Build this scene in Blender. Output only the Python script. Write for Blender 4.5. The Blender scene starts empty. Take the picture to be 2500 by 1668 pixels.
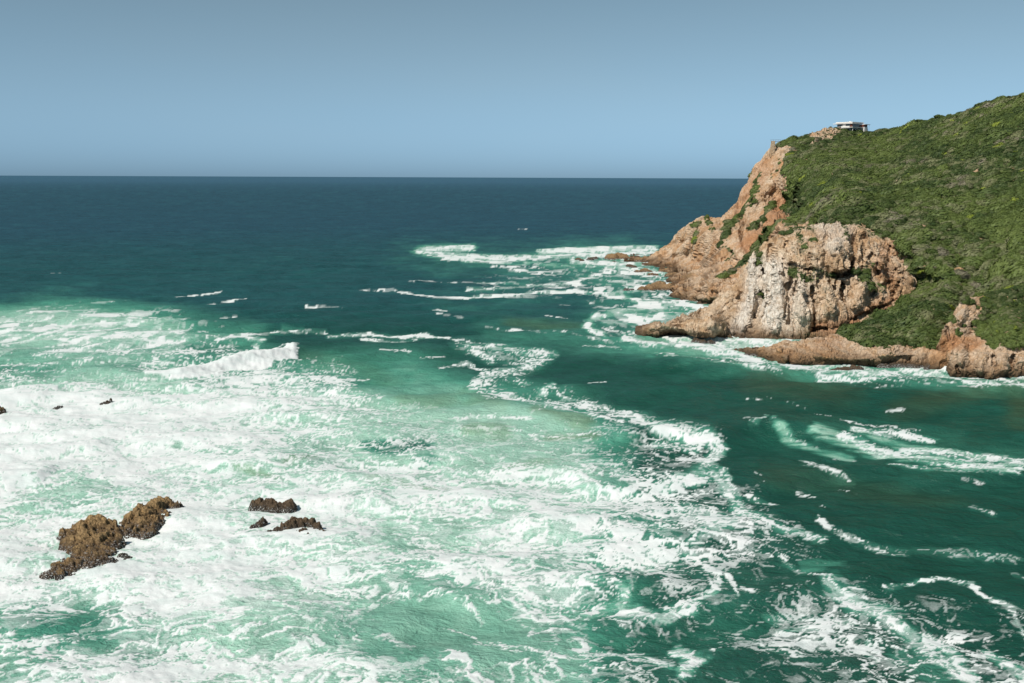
import bpy, math
import numpy as np
from mathutils import Matrix, Vector

S = bpy.context.scene
COL = S.collection
RNG = np.random.default_rng(7)

# ------------------------------------------------------------------ camera, sky, sun
CAM_H = 55.0
F = 2500.0 / 36.0 * 35.0          # focal length in photo pixels
PITCH = math.atan((834 - 432.8) / F)
ROLL = math.radians(0.234)
cam_d = bpy.data.cameras.new('camera')
cam_d.lens = 35.0; cam_d.sensor_width = 36.0
cam_d.clip_start = 0.5; cam_d.clip_end = 200000.0
cam = bpy.data.objects.new('camera', cam_d); COL.objects.link(cam)
RM = Matrix.Rotation(math.radians(90) - PITCH, 3, 'X') @ Matrix.Rotation(ROLL, 3, 'Z')
cam.matrix_world = Matrix.Translation((0, 0, CAM_H)) @ RM.to_4x4()
S.camera = cam

SUN_EL, SUN_AZ = math.radians(47), math.radians(-136)   # azimuth from +Y (view direction), negative = left
sun_vec = Vector((math.sin(SUN_AZ) * math.cos(SUN_EL), math.cos(SUN_AZ) * math.cos(SUN_EL), math.sin(SUN_EL)))
W = bpy.data.worlds.new('World'); S.world = W; W.use_nodes = True
wn = W.node_tree.nodes; wl = W.node_tree.links
sky = wn.new('ShaderNodeTexSky'); sky.sky_type = 'NISHITA'; sky.sun_disc = False
sky.sun_elevation = SUN_EL; sky.sun_rotation = SUN_AZ
sky.altitude = 0; sky.air_density = 1.0; sky.dust_density = 0.6; sky.ozone_density = 1.2
sat = wn.new('ShaderNodeHueSaturation'); sat.inputs['Saturation'].default_value = 1.0
tint = wn.new('ShaderNodeMix'); tint.data_type = 'RGBA'; tint.blend_type = 'MULTIPLY'
tint.inputs[0].default_value = 1.0; tint.inputs[7].default_value = (1, 1, 1, 1)
bw = wn.new('ShaderNodeRGBToBW'); wl.new(sky.outputs[0], bw.inputs[0])
blue = wn.new('ShaderNodeMix'); blue.data_type = 'RGBA'; blue.inputs[0].default_value = 1.0
comb = wn.new('ShaderNodeMix'); comb.data_type = 'RGBA'; comb.blend_type = 'MULTIPLY'; comb.inputs[0].default_value = 1.0
comb.inputs[7].default_value = (0.59, 1.0, 1.36, 1)
wl.new(bw.outputs[0], comb.inputs[6])
wl.new(sky.outputs[0], blue.inputs[6]); wl.new(comb.outputs[2], blue.inputs[7])
wl.new(blue.outputs[2], sat.inputs['Color']); wl.new(sat.outputs[0], tint.inputs[6])
bg = wn['Background']; tc = wn.new('ShaderNodeTexCoord'); mp = wn.new('ShaderNodeMapping'); mp.inputs['Scale'].default_value = (1, 1, 4.5)
wl.new(tc.outputs['Generated'], mp.inputs[0])
cn = wn.new('ShaderNodeTexNoise'); cn.inputs['Scale'].default_value = 1.6; cn.inputs['Detail'].default_value = 4; wl.new(mp.outputs[0], cn.inputs['Vector'])
cr = wn.new('ShaderNodeMapRange'); cr.inputs[1].default_value = 0.3; cr.inputs[2].default_value = 0.7; cr.inputs[3].default_value = 0.0; cr.inputs[4].default_value = 0.22
wl.new(cn.outputs['Fac'], cr.inputs[0])
veil = wn.new('ShaderNodeMix'); veil.data_type = 'RGBA'; wl.new(cr.outputs[0], veil.inputs[0]); wl.new(tint.outputs[2], veil.inputs[6])
vw = wn.new('ShaderNodeMix'); vw.data_type = 'RGBA'; vw.blend_type = 'MULTIPLY'; vw.inputs[0].default_value = 1.0; vw.inputs[7].default_value = (0.78, 1.06, 1.22, 1)
wl.new(bw.outputs[0], vw.inputs[6]); wl.new(vw.outputs[2], veil.inputs[7])   # thin high haze
wl.new(veil.outputs[2], bg.inputs['Color']); bg.inputs['Strength'].default_value = 0.078
sun_d = bpy.data.lights.new('sun', 'SUN'); sun_d.energy = 4.7; sun_d.angle = math.radians(0.53); sun_d.color = (1.0, 0.93, 0.84)
sun_o = bpy.data.objects.new('sun', sun_d); COL.objects.link(sun_o)
sun_o.rotation_euler = sun_vec.to_track_quat('Z', 'Y').to_euler()
vs = S.view_settings
vs.view_transform = 'Standard'; vs.look = 'None'; vs.gamma = 1.0; vs.exposure = 0.0; vs.use_curve_mapping = False
S.cycles.max_bounces = 6; S.cycles.diffuse_bounces = 3; S.cycles.glossy_bounces = 2; S.cycles.transparent_max_bounces = 6

# ------------------------------------------------------------------ survey: photo measurement <-> world
R3 = np.array(RM)
def ray(px, py):
    px = np.asarray(px, float); py = np.asarray(py, float)
    d = np.stack([(px - 1250) / F, -(py - 834) / F, -np.ones_like(px)], -1)
    return d @ R3.T
def at_Y(px, py, Y):
    d = ray(px, py); t = np.asarray(Y, float) / d[..., 1]
    p = d * t[..., None]; p[..., 2] += CAM_H
    return p
def Y_of_z(px, py, z):
    d = ray(px, py)
    return (z - CAM_H) / d[..., 2] * d[..., 1]
def at_z(px, py, z=0.0):
    return at_Y(px, py, Y_of_z(px, py, z))
def survey(P):
    q = (P - np.array([0, 0, CAM_H])) @ R3
    return 1250 + F * q[..., 0] / -q[..., 2], 834 - F * q[..., 1] / -q[..., 2]

# ------------------------------------------------------------------ noise
def _h(ix, iy, iz, seed):
    h = (ix.astype(np.uint32) * np.uint32(374761393) + iy.astype(np.uint32) * np.uint32(668265263)
         + iz.astype(np.uint32) * np.uint32(2147483647 - 93) + np.uint32(seed * 7919 + 13))
    h = (h ^ (h >> np.uint32(13))) * np.uint32(1274126177)
    h = (h ^ (h >> np.uint32(16))) * np.uint32(2246822519)
    h = h ^ (h >> np.uint32(15))
    return (h & np.uint32(0xffffff)).astype(np.float32) / np.float32(0xffffff)
def vnoise(P, seed=0):
    """value noise in -1..1, P (N,3)"""
    I = np.floor(P).astype(np.int64); f = (P - I).astype(np.float32)
    u = f * f * f * (f * (f * 6 - 15) + 10)
    out = 0
    for dx in (0, 1):
        wx = u[:, 0] if dx else 1 - u[:, 0]
        for dy in (0, 1):
            wy = u[:, 1] if dy else 1 - u[:, 1]
            for dz in (0, 1):
                wz = u[:, 2] if dz else 1 - u[:, 2]
                out = out + wx * wy * wz * _h(I[:, 0] + dx, I[:, 1] + dy, I[:, 2] + dz, seed)
    return out * 2 - 1
def fbm(P, octv=4, seed=0, gain=0.5, lac=2.03):
    a, s, t = 1.0, 0, 0
    for i in range(octv):
        s = s + a * vnoise(P + 17.3 * i, seed + i); t += a; a *= gain; P = P * lac
    return s / t
def cells(P, seed=0):
    """voronoi: per-cell value -1..1 and F2-F1"""
    I = np.floor(P).astype(np.int64)
    f1 = np.full(len(P), 9.0, np.float32); f2 = f1.copy(); val = np.zeros(len(P), np.float32)
    for dx in (-1, 0, 1):
        for dy in (-1, 0, 1):
            for dz in (-1, 0, 1):
                a, b, c = I[:, 0] + dx, I[:, 1] + dy, I[:, 2] + dz
                q = np.stack([a + _h(a, b, c, seed), b + _h(a, b, c, seed + 1), c + _h(a, b, c, seed + 2)], -1)
                d = np.sqrt(((q - P) ** 2).sum(-1)).astype(np.float32)
                n = d < f1
                f2 = np.where(n, f1, np.minimum(f2, d)); f1 = np.where(n, d, f1)
                val = np.where(n, _h(a, b, c, seed + 3), val)
    return val * 2 - 1, f2 - f1
def web(x, y, seed=0):
    """2-D cell borders: F2-F1"""
    ix, iy = np.floor(x).astype(np.int64), np.floor(y).astype(np.int64)
    f1 = np.full(len(x), 9.0, np.float32); f2 = f1.copy(); z0 = np.zeros_like(ix)
    for dx in (-1, 0, 1):
        for dy in (-1, 0, 1):
            a, b = ix + dx, iy + dy
            d = np.hypot(a + _h(a, b, z0, seed) - x, b + _h(a, b, z0, seed + 1) - y).astype(np.float32)
            n = d < f1; f2 = np.where(n, f1, np.minimum(f2, d)); f1 = np.where(n, d, f1)
    return f2 - f1
def P3(x, y, z=0.0):
    return np.stack([x, y, np.zeros_like(x) + z], -1)
def smooth(a, b, x):
    t = np.clip((x - a) / (b - a), 0, 1); return t * t * (3 - 2 * t)

# ------------------------------------------------------------------ strokes and areas in survey coordinates
def stroke(px, py, pts, w, ky=1.0, hard=0.2):
    """0..1 closeness of points to a polyline; w half width; ky squeezes the vertical"""
    pts = np.asarray(pts, float)
    out = np.zeros(px.shape, np.float32)
    x0, x1 = pts[:, 0].min() - 1.6 * w, pts[:, 0].max() + 1.6 * w
    y0, y1 = pts[:, 1].min() - 1.6 * w, pts[:, 1].max() + 1.6 * w
    m = (px > x0) & (px < x1) & (py > y0) & (py < y1)
    if not m.any(): return out
    x, y = px[m], py[m]
    best = np.full(x.shape, 1e9)
    for i in range(len(pts) - 1):
        a, b = pts[i], pts[i + 1]; d = b - a
        L = d[0] ** 2 + (d[1] * ky) ** 2 + 1e-9
        t = np.clip(((x - a[0]) * d[0] + (y - a[1]) * d[1] * ky * ky) / L, 0, 1)
        best = np.minimum(best, np.hypot(x - a[0] - t * d[0], (y - a[1] - t * d[1]) * ky))
    out[m] = 1 - smooth(hard * w, 1.6 * w, best)
    return out
def inside(px, py, poly, soft=6.0):
    """soft point in polygon, 0..1"""
    poly = np.asarray(poly, float); n = len(poly)
    c = np.zeros(px.shape, bool); best = np.full(px.shape, 1e9)
    for i in range(n):
        a, b = poly[i], poly[(i + 1) % n]
        if a[1] != b[1]:
            k = ((a[1] > py) != (b[1] > py)) & (px < (b[0] - a[0]) * (py - a[1]) / (b[1] - a[1]) + a[0])
            c ^= k
        d = b - a; t = np.clip(((px - a[0]) * d[0] + (py - a[1]) * d[1]) / (d @ d + 1e-9), 0, 1)
        best = np.minimum(best, np.hypot(px - a[0] - t * d[0], py - a[1] - t * d[1]))
    s = np.where(c, best, -best)
    return smooth(-soft, soft, s)

# ------------------------------------------------------------------ object helpers
def link(name, me, parent=None, mat=None):
    o = bpy.data.objects.new(name, me); COL.objects.link(o)
    if parent is not None: o.parent = parent
    if mat is not None: me.materials.append(mat)
    return o
def tag(o, label=None, cat=None, group=None, kind=None):
    if label: o['label'] = label
    if cat: o['category'] = cat
    if group: o['group'] = group
    if kind: o['kind'] = kind
    return o
def np_mesh(name, V, Fq, smooth_shade=True, attrs=None):
    me = bpy.data.meshes.new(name)
    V = np.asarray(V, np.float32); Fq = np.asarray(Fq, np.int32)
    me.vertices.add(len(V)); me.vertices.foreach_set('co', V.ravel())
    k = Fq.shape[1]
    me.loops.add(Fq.size); me.loops.foreach_set('vertex_index', Fq.ravel())
    me.polygons.add(len(Fq)); me.polygons.foreach_set('loop_start', np.arange(0, Fq.size, k, dtype=np.int32))
    me.polygons.foreach_set('use_smooth', np.full(len(Fq), smooth_shade))
    me.update(calc_edges=True)
    for n, a in (attrs or {}).items():
        a = np.asarray(a, np.float32)
        if a.ndim == 1:
            at = me.attributes.new(n, 'FLOAT', 'POINT'); at.data.foreach_set('value', a)
        else:
            at = me.attributes.new(n, 'FLOAT_COLOR', 'POINT')
            at.data.foreach_set('color', np.concatenate([a, np.ones((len(a), 1), np.float32)], 1).ravel())
    return me
def grid_faces(nr, nc):
    i = np.arange(nr - 1)[:, None] * nc + np.arange(nc - 1)[None]
    return np.stack([i, i + 1, i + nc + 1, i + nc], -1).reshape(-1, 4)

# ------------------------------------------------------------------ material helpers
class NT:
    def __init__(s, name):
        s.m = bpy.data.materials.new(name); s.m.use_nodes = True
        s.n = s.m.node_tree.nodes; s.l = s.m.node_tree.links
        s.b = s.n['Principled BSDF']
    def put(s, sock, v):
        if isinstance(v, bpy.types.NodeSocket): s.l.new(v, sock)
        elif v is not None: sock.default_value = v
    def attr(s, name, kind='GEOMETRY'):
        a = s.n.new('ShaderNodeAttribute'); a.attribute_name = name; a.attribute_type = kind
        return a
    def pos(s, scale=(1, 1, 1), rot=(0, 0, 0), src=None):
        m = s.n.new('ShaderNodeMapping')
        m.inputs['Scale'].default_value = scale; m.inputs['Rotation'].default_value = rot
        if src is None: src = s.n.new('ShaderNodeNewGeometry').outputs['Position']
        s.l.new(src, m.inputs[0]); return m.outputs[0]
    def noise(s, vec, scale, detail=4, rough=0.55, dist=0.0, typ='FBM', lac=2.0):
        t = s.n.new('ShaderNodeTexNoise'); t.noise_type = typ
        s.l.new(vec, t.inputs['Vector']); t.inputs['Scale'].default_value = scale
        t.inputs['Detail'].default_value = detail; t.inputs['Roughness'].default_value = rough
        t.inputs['Lacunarity'].default_value = lac
        t.inputs['Distortion'].default_value = dist; return t.outputs['Fac'], t.outputs['Color']
    def voro(s, vec, scale, feature='F1', rnd=1.0):
        t = s.n.new('ShaderNodeTexVoronoi'); t.feature = feature
        s.l.new(vec, t.inputs['Vector']); t.inputs['Scale'].default_value = scale
        t.inputs['Randomness'].default_value = rnd
        return t.outputs
    def math(s, op, a, b=None, c=None, clamp=False):
        t = s.n.new('ShaderNodeMath'); t.operation = op; t.use_clamp = clamp
        s.put(t.inputs[0], a)
        if b is not None: s.put(t.inputs[1], b)
        if c is not None: s.put(t.inputs[2], c)
        return t.outputs[0]
    def mapr(s, v, a, b, c=0.0, d=1.0, smoothst=False):
        t = s.n.new('ShaderNodeMapRange')
        if smoothst: t.interpolation_type = 'SMOOTHSTEP'
        for k, x in enumerate((v, a, b, c, d)): s.put(t.inputs[k], x)
        return t.outputs[0]
    def mix(s, f, a, b, mode='MIX'):
        t = s.n.new('ShaderNodeMix'); t.data_type = 'RGBA'; t.blend_type = mode
        s.put(t.inputs[0], f)
        s.put(t.inputs[6], (*a, 1) if isinstance(a, tuple) else a)
        s.put(t.inputs[7], (*b, 1) if isinstance(b, tuple) else b)
        return t.outputs[2]
    def bump(s, h, strength, dist, normal=None):
        t = s.n.new('ShaderNodeBump'); t.inputs['Distance'].default_value = dist
        s.put(t.inputs['Strength'], strength); s.l.new(h, t.inputs['Height'])
        if normal is not None: s.l.new(normal, t.inputs['Normal'])
        return t.outputs[0]
    def out(s, col=None, rough=None, normal=None, spec=None):
        s.put(s.b.inputs['Base Color'], (*col, 1) if isinstance(col, tuple) else col)
        s.put(s.b.inputs['Roughness'], rough)
        if normal is not None: s.l.new(normal, s.b.inputs['Normal'])
        if spec is not None: s.put(s.b.inputs['Specular IOR Level'], spec)
        return s.m
def plain(name, col, rough=0.7, spec=0.3, grain=0.0, scale=8.0):
    n = NT(name)
    if grain:
        f, _ = n.noise(n.pos(), scale, 5, 0.6)
        c = n.mix(n.mapr(f, 0.3, 0.7), tuple(x * (1 - grain) for x in col), tuple(min(1, x * (1 + grain)) for x in col))
        return n.out(c, rough, n.bump(f, 0.3, 0.05), spec)
    return n.out(col, rough, None, spec)

# rock: fractured quartzite, colour by patches, dark brown tide band above the water
def rock_material(name, base=(0.53, 0.345, 0.200), pale=(0.66, 0.51, 0.37), rust=(0.50, 0.265, 0.115), tide=1.0, dip=-0.5):
    n = NT(name)
    p = n.pos()
    big, _ = n.noise(p, 0.055, 4, 0.6, 0.6)
    mid, midc = n.noise(p, 0.4, 6, 0.65, 0.4)
    fine, _ = n.noise(p, 2.2, 6, 0.7, 0.2)
    sv = n.pos((1.0, 1.0, 0.22), (0.12, dip, 0))
    rib, _ = n.noise(sv, 0.8, 7, 0.68, 0.5)
    c = n.mix(n.mapr(mid, 0.36, 0.58), base, pale)
    c = n.mix(n.mapr(big, 0.46, 0.62, 0, 0.75), c, rust)
    c = n.mix(n.math('MULTIPLY', n.attr('rusty').outputs['Fac'], 0.75), c, (0.46, 0.215, 0.095))
    c = n.mix(n.mapr(rib, 0.34, 0.45, 0.4, 0.0), c, (0.17, 0.105, 0.062))
    c = n.mix(n.mapr(fine, 0.56, 0.72, 0.0, 0.45), c, (0.62, 0.50, 0.40))
    # white guano
    g = n.attr('guano').outputs['Fac']
    gm = n.math('MULTIPLY', g, n.mapr(n.math('ADD', n.math('MULTIPLY', rib, 0.55), n.math('MULTIPLY', fine, 0.45)), 0.36, 0.50), clamp=True)
    c = n.mix(gm, c, (0.82, 0.765, 0.68))
    # lichen grey-green by attribute
    lv = n.attr('lichen').outputs['Fac']
    c = n.mix(n.math('MULTIPLY', lv, n.mapr(mid, 0.42, 0.58)), c, (0.105, 0.115, 0.05))
    # tide band
    sep = n.n.new('ShaderNodeSeparateXYZ'); n.l.new(n.n.new('ShaderNodeNewGeometry').outputs['Position'], sep.inputs[0])
    zz = n.math('ADD', sep.outputs[2], n.math('MULTIPLY', n.math('SUBTRACT', mid, 0.5), -5.0 * tide))
    wet = n.mapr(zz, 1.2 * tide, 4.4 * tide, 1.0, 0.0)
    c = n.mix(n.math('MULTIPLY', wet, 0.85), c, (0.155, 0.088, 0.040))
    wet2 = n.mapr(zz, 0.1 * tide, 1.9 * tide, 1.0, 0.0)
    c = n.mix(n.math('MULTIPLY', wet2, 0.75), c, (0.048, 0.034, 0.022))
    wv = n.n.new('ShaderNodeVectorMath'); wv.operation = 'MULTIPLY_ADD'; wv.inputs[1].default_value = (1.6, 1.6, 1.6)
    n.l.new(midc, wv.inputs[0]); n.l.new(sv, wv.inputs[2])
    ce = n.mapr(n.voro(wv.outputs[0], 0.62, 'DISTANCE_TO_EDGE')[0], 0.0, 0.09)
    ce2 = n.mapr(n.voro(wv.outputs[0], 1.7, 'DISTANCE_TO_EDGE')[0], 0.0, 0.12)
    c = n.mix(n.math('MULTIPLY', n.math('SUBTRACT', 1.0, n.math('MULTIPLY', ce, n.mapr(ce2, 0, 1, 0.6, 1.0))), 0.28), c, (0.13, 0.08, 0.045))
    h = n.math('ADD', n.math('MULTIPLY', rib, 1.3), n.math('ADD', n.math('MULTIPLY', mid, 0.8), n.math('MULTIPLY', fine, 0.45)))
    h = n.math('ADD', h, n.math('ADD', n.math('MULTIPLY', ce, 0.35), n.math('MULTIPLY', ce2, 0.18)))
    nb = n.bump(h, 0.8, 0.8)
    return n.out(c, 0.85, nb, 0.25)

# ------------------------------------------------------------------ the sea
FOAM = {  # photo row : foam cover 0..9 at columns 0,100,...,2500
560:'00000000000000000000000000',
600:'00000000000000000000000000',
640:'00000000000001110000000000',
680:'00000000000011123300000000',
720:'00000000000011123400000000',
750:'01101000000000023440000000',
770:'23332000000000045550000000',
800:'44444200000000045670000000',
840:'34444430000000011466000000',
880:'33334332100000000024650000',
920:'32113666600000000000024446',
950:'56643666600000000000000001',
970:'99999987730000000000000000',
1000:'99999997642100000000000000',
1040:'99999986433211120000000000',
1080:'99999886323222213400000000',
1120:'99888854333322222400000000',
1160:'96688644455544454200000000',
1200:'94368877766666564420000000',
1240:'63568977877666565430000000',
1280:'68999979884466566552000000',
1320:'86899999864265566542000000',
1360:'96899997764566556331100000',
1400:'99899977754556544211010000',
1440:'96589997642256552211220001',
1480:'54369754420012432121321110',
1520:'53256544310002232112443103',
1560:'67445544320001221123444420',
1600:'45545434412112221112234431',
1640:'67776555542423232111234455',
1680:'67776555542423232111234455',
1760:'66665544433322222222233333',
}
MILK = {  # aerated, pale green water
560: '00000000000000000000000000',
600: '00000000001111221100000000',
640: '00000000001222332100000000',
680: '00000000000112232100000000',
720: '01100000000111122200000000',
750: '34432100000111123320000000',
780: '67765210000011123442000000',
820: '66666430000022224554000000',
860: '55555332222111234555400000',
900: '44555444434200000124554223',
940: '56666555444432000000112333',
980: '77777777765554310000000000',
1020:'88877777777776520000000000',
1060:'88877776677776640100111100',
1100:'88877776678887631100011111',
1140:'77777776667777741100000111',
1180:'77777777777777752100000000',
1240:'76677888888888743110000000',
1300:'77777888887887643111000000',
1360:'77777888876666532111100000',
1420:'76667887765555521111100000',
1480:'54456777655555421111111000',
1540:'43345666555555421111111100',
1600:'54455666655555521111111110',
1680:'55555666655555521111111110',
1760:'44444444444444411111111111',
}
def chart(tab, px, py):
    ys = np.array(sorted(tab)); A = np.array([[int(c) for c in tab[y].ljust(26, '0')[:26]] for y in ys], float) / 9
    x = np.clip(px / 100, 0, 24.999); xi = x.astype(int); xf = x - xi; xf = xf * xf * (3 - 2 * xf)
    y = np.clip(py, ys[0], ys[-1] - 0.01); yi = np.searchsorted(ys, y, side='right') - 1
    yf = (y - ys[yi]) / (ys[yi + 1] - ys[yi])
    return ((A[yi, xi] * (1 - xf) + A[yi, xi + 1] * xf) * (1 - yf) + (A[yi + 1, xi] * (1 - xf) + A[yi + 1, xi + 1] * xf) * yf)

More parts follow.
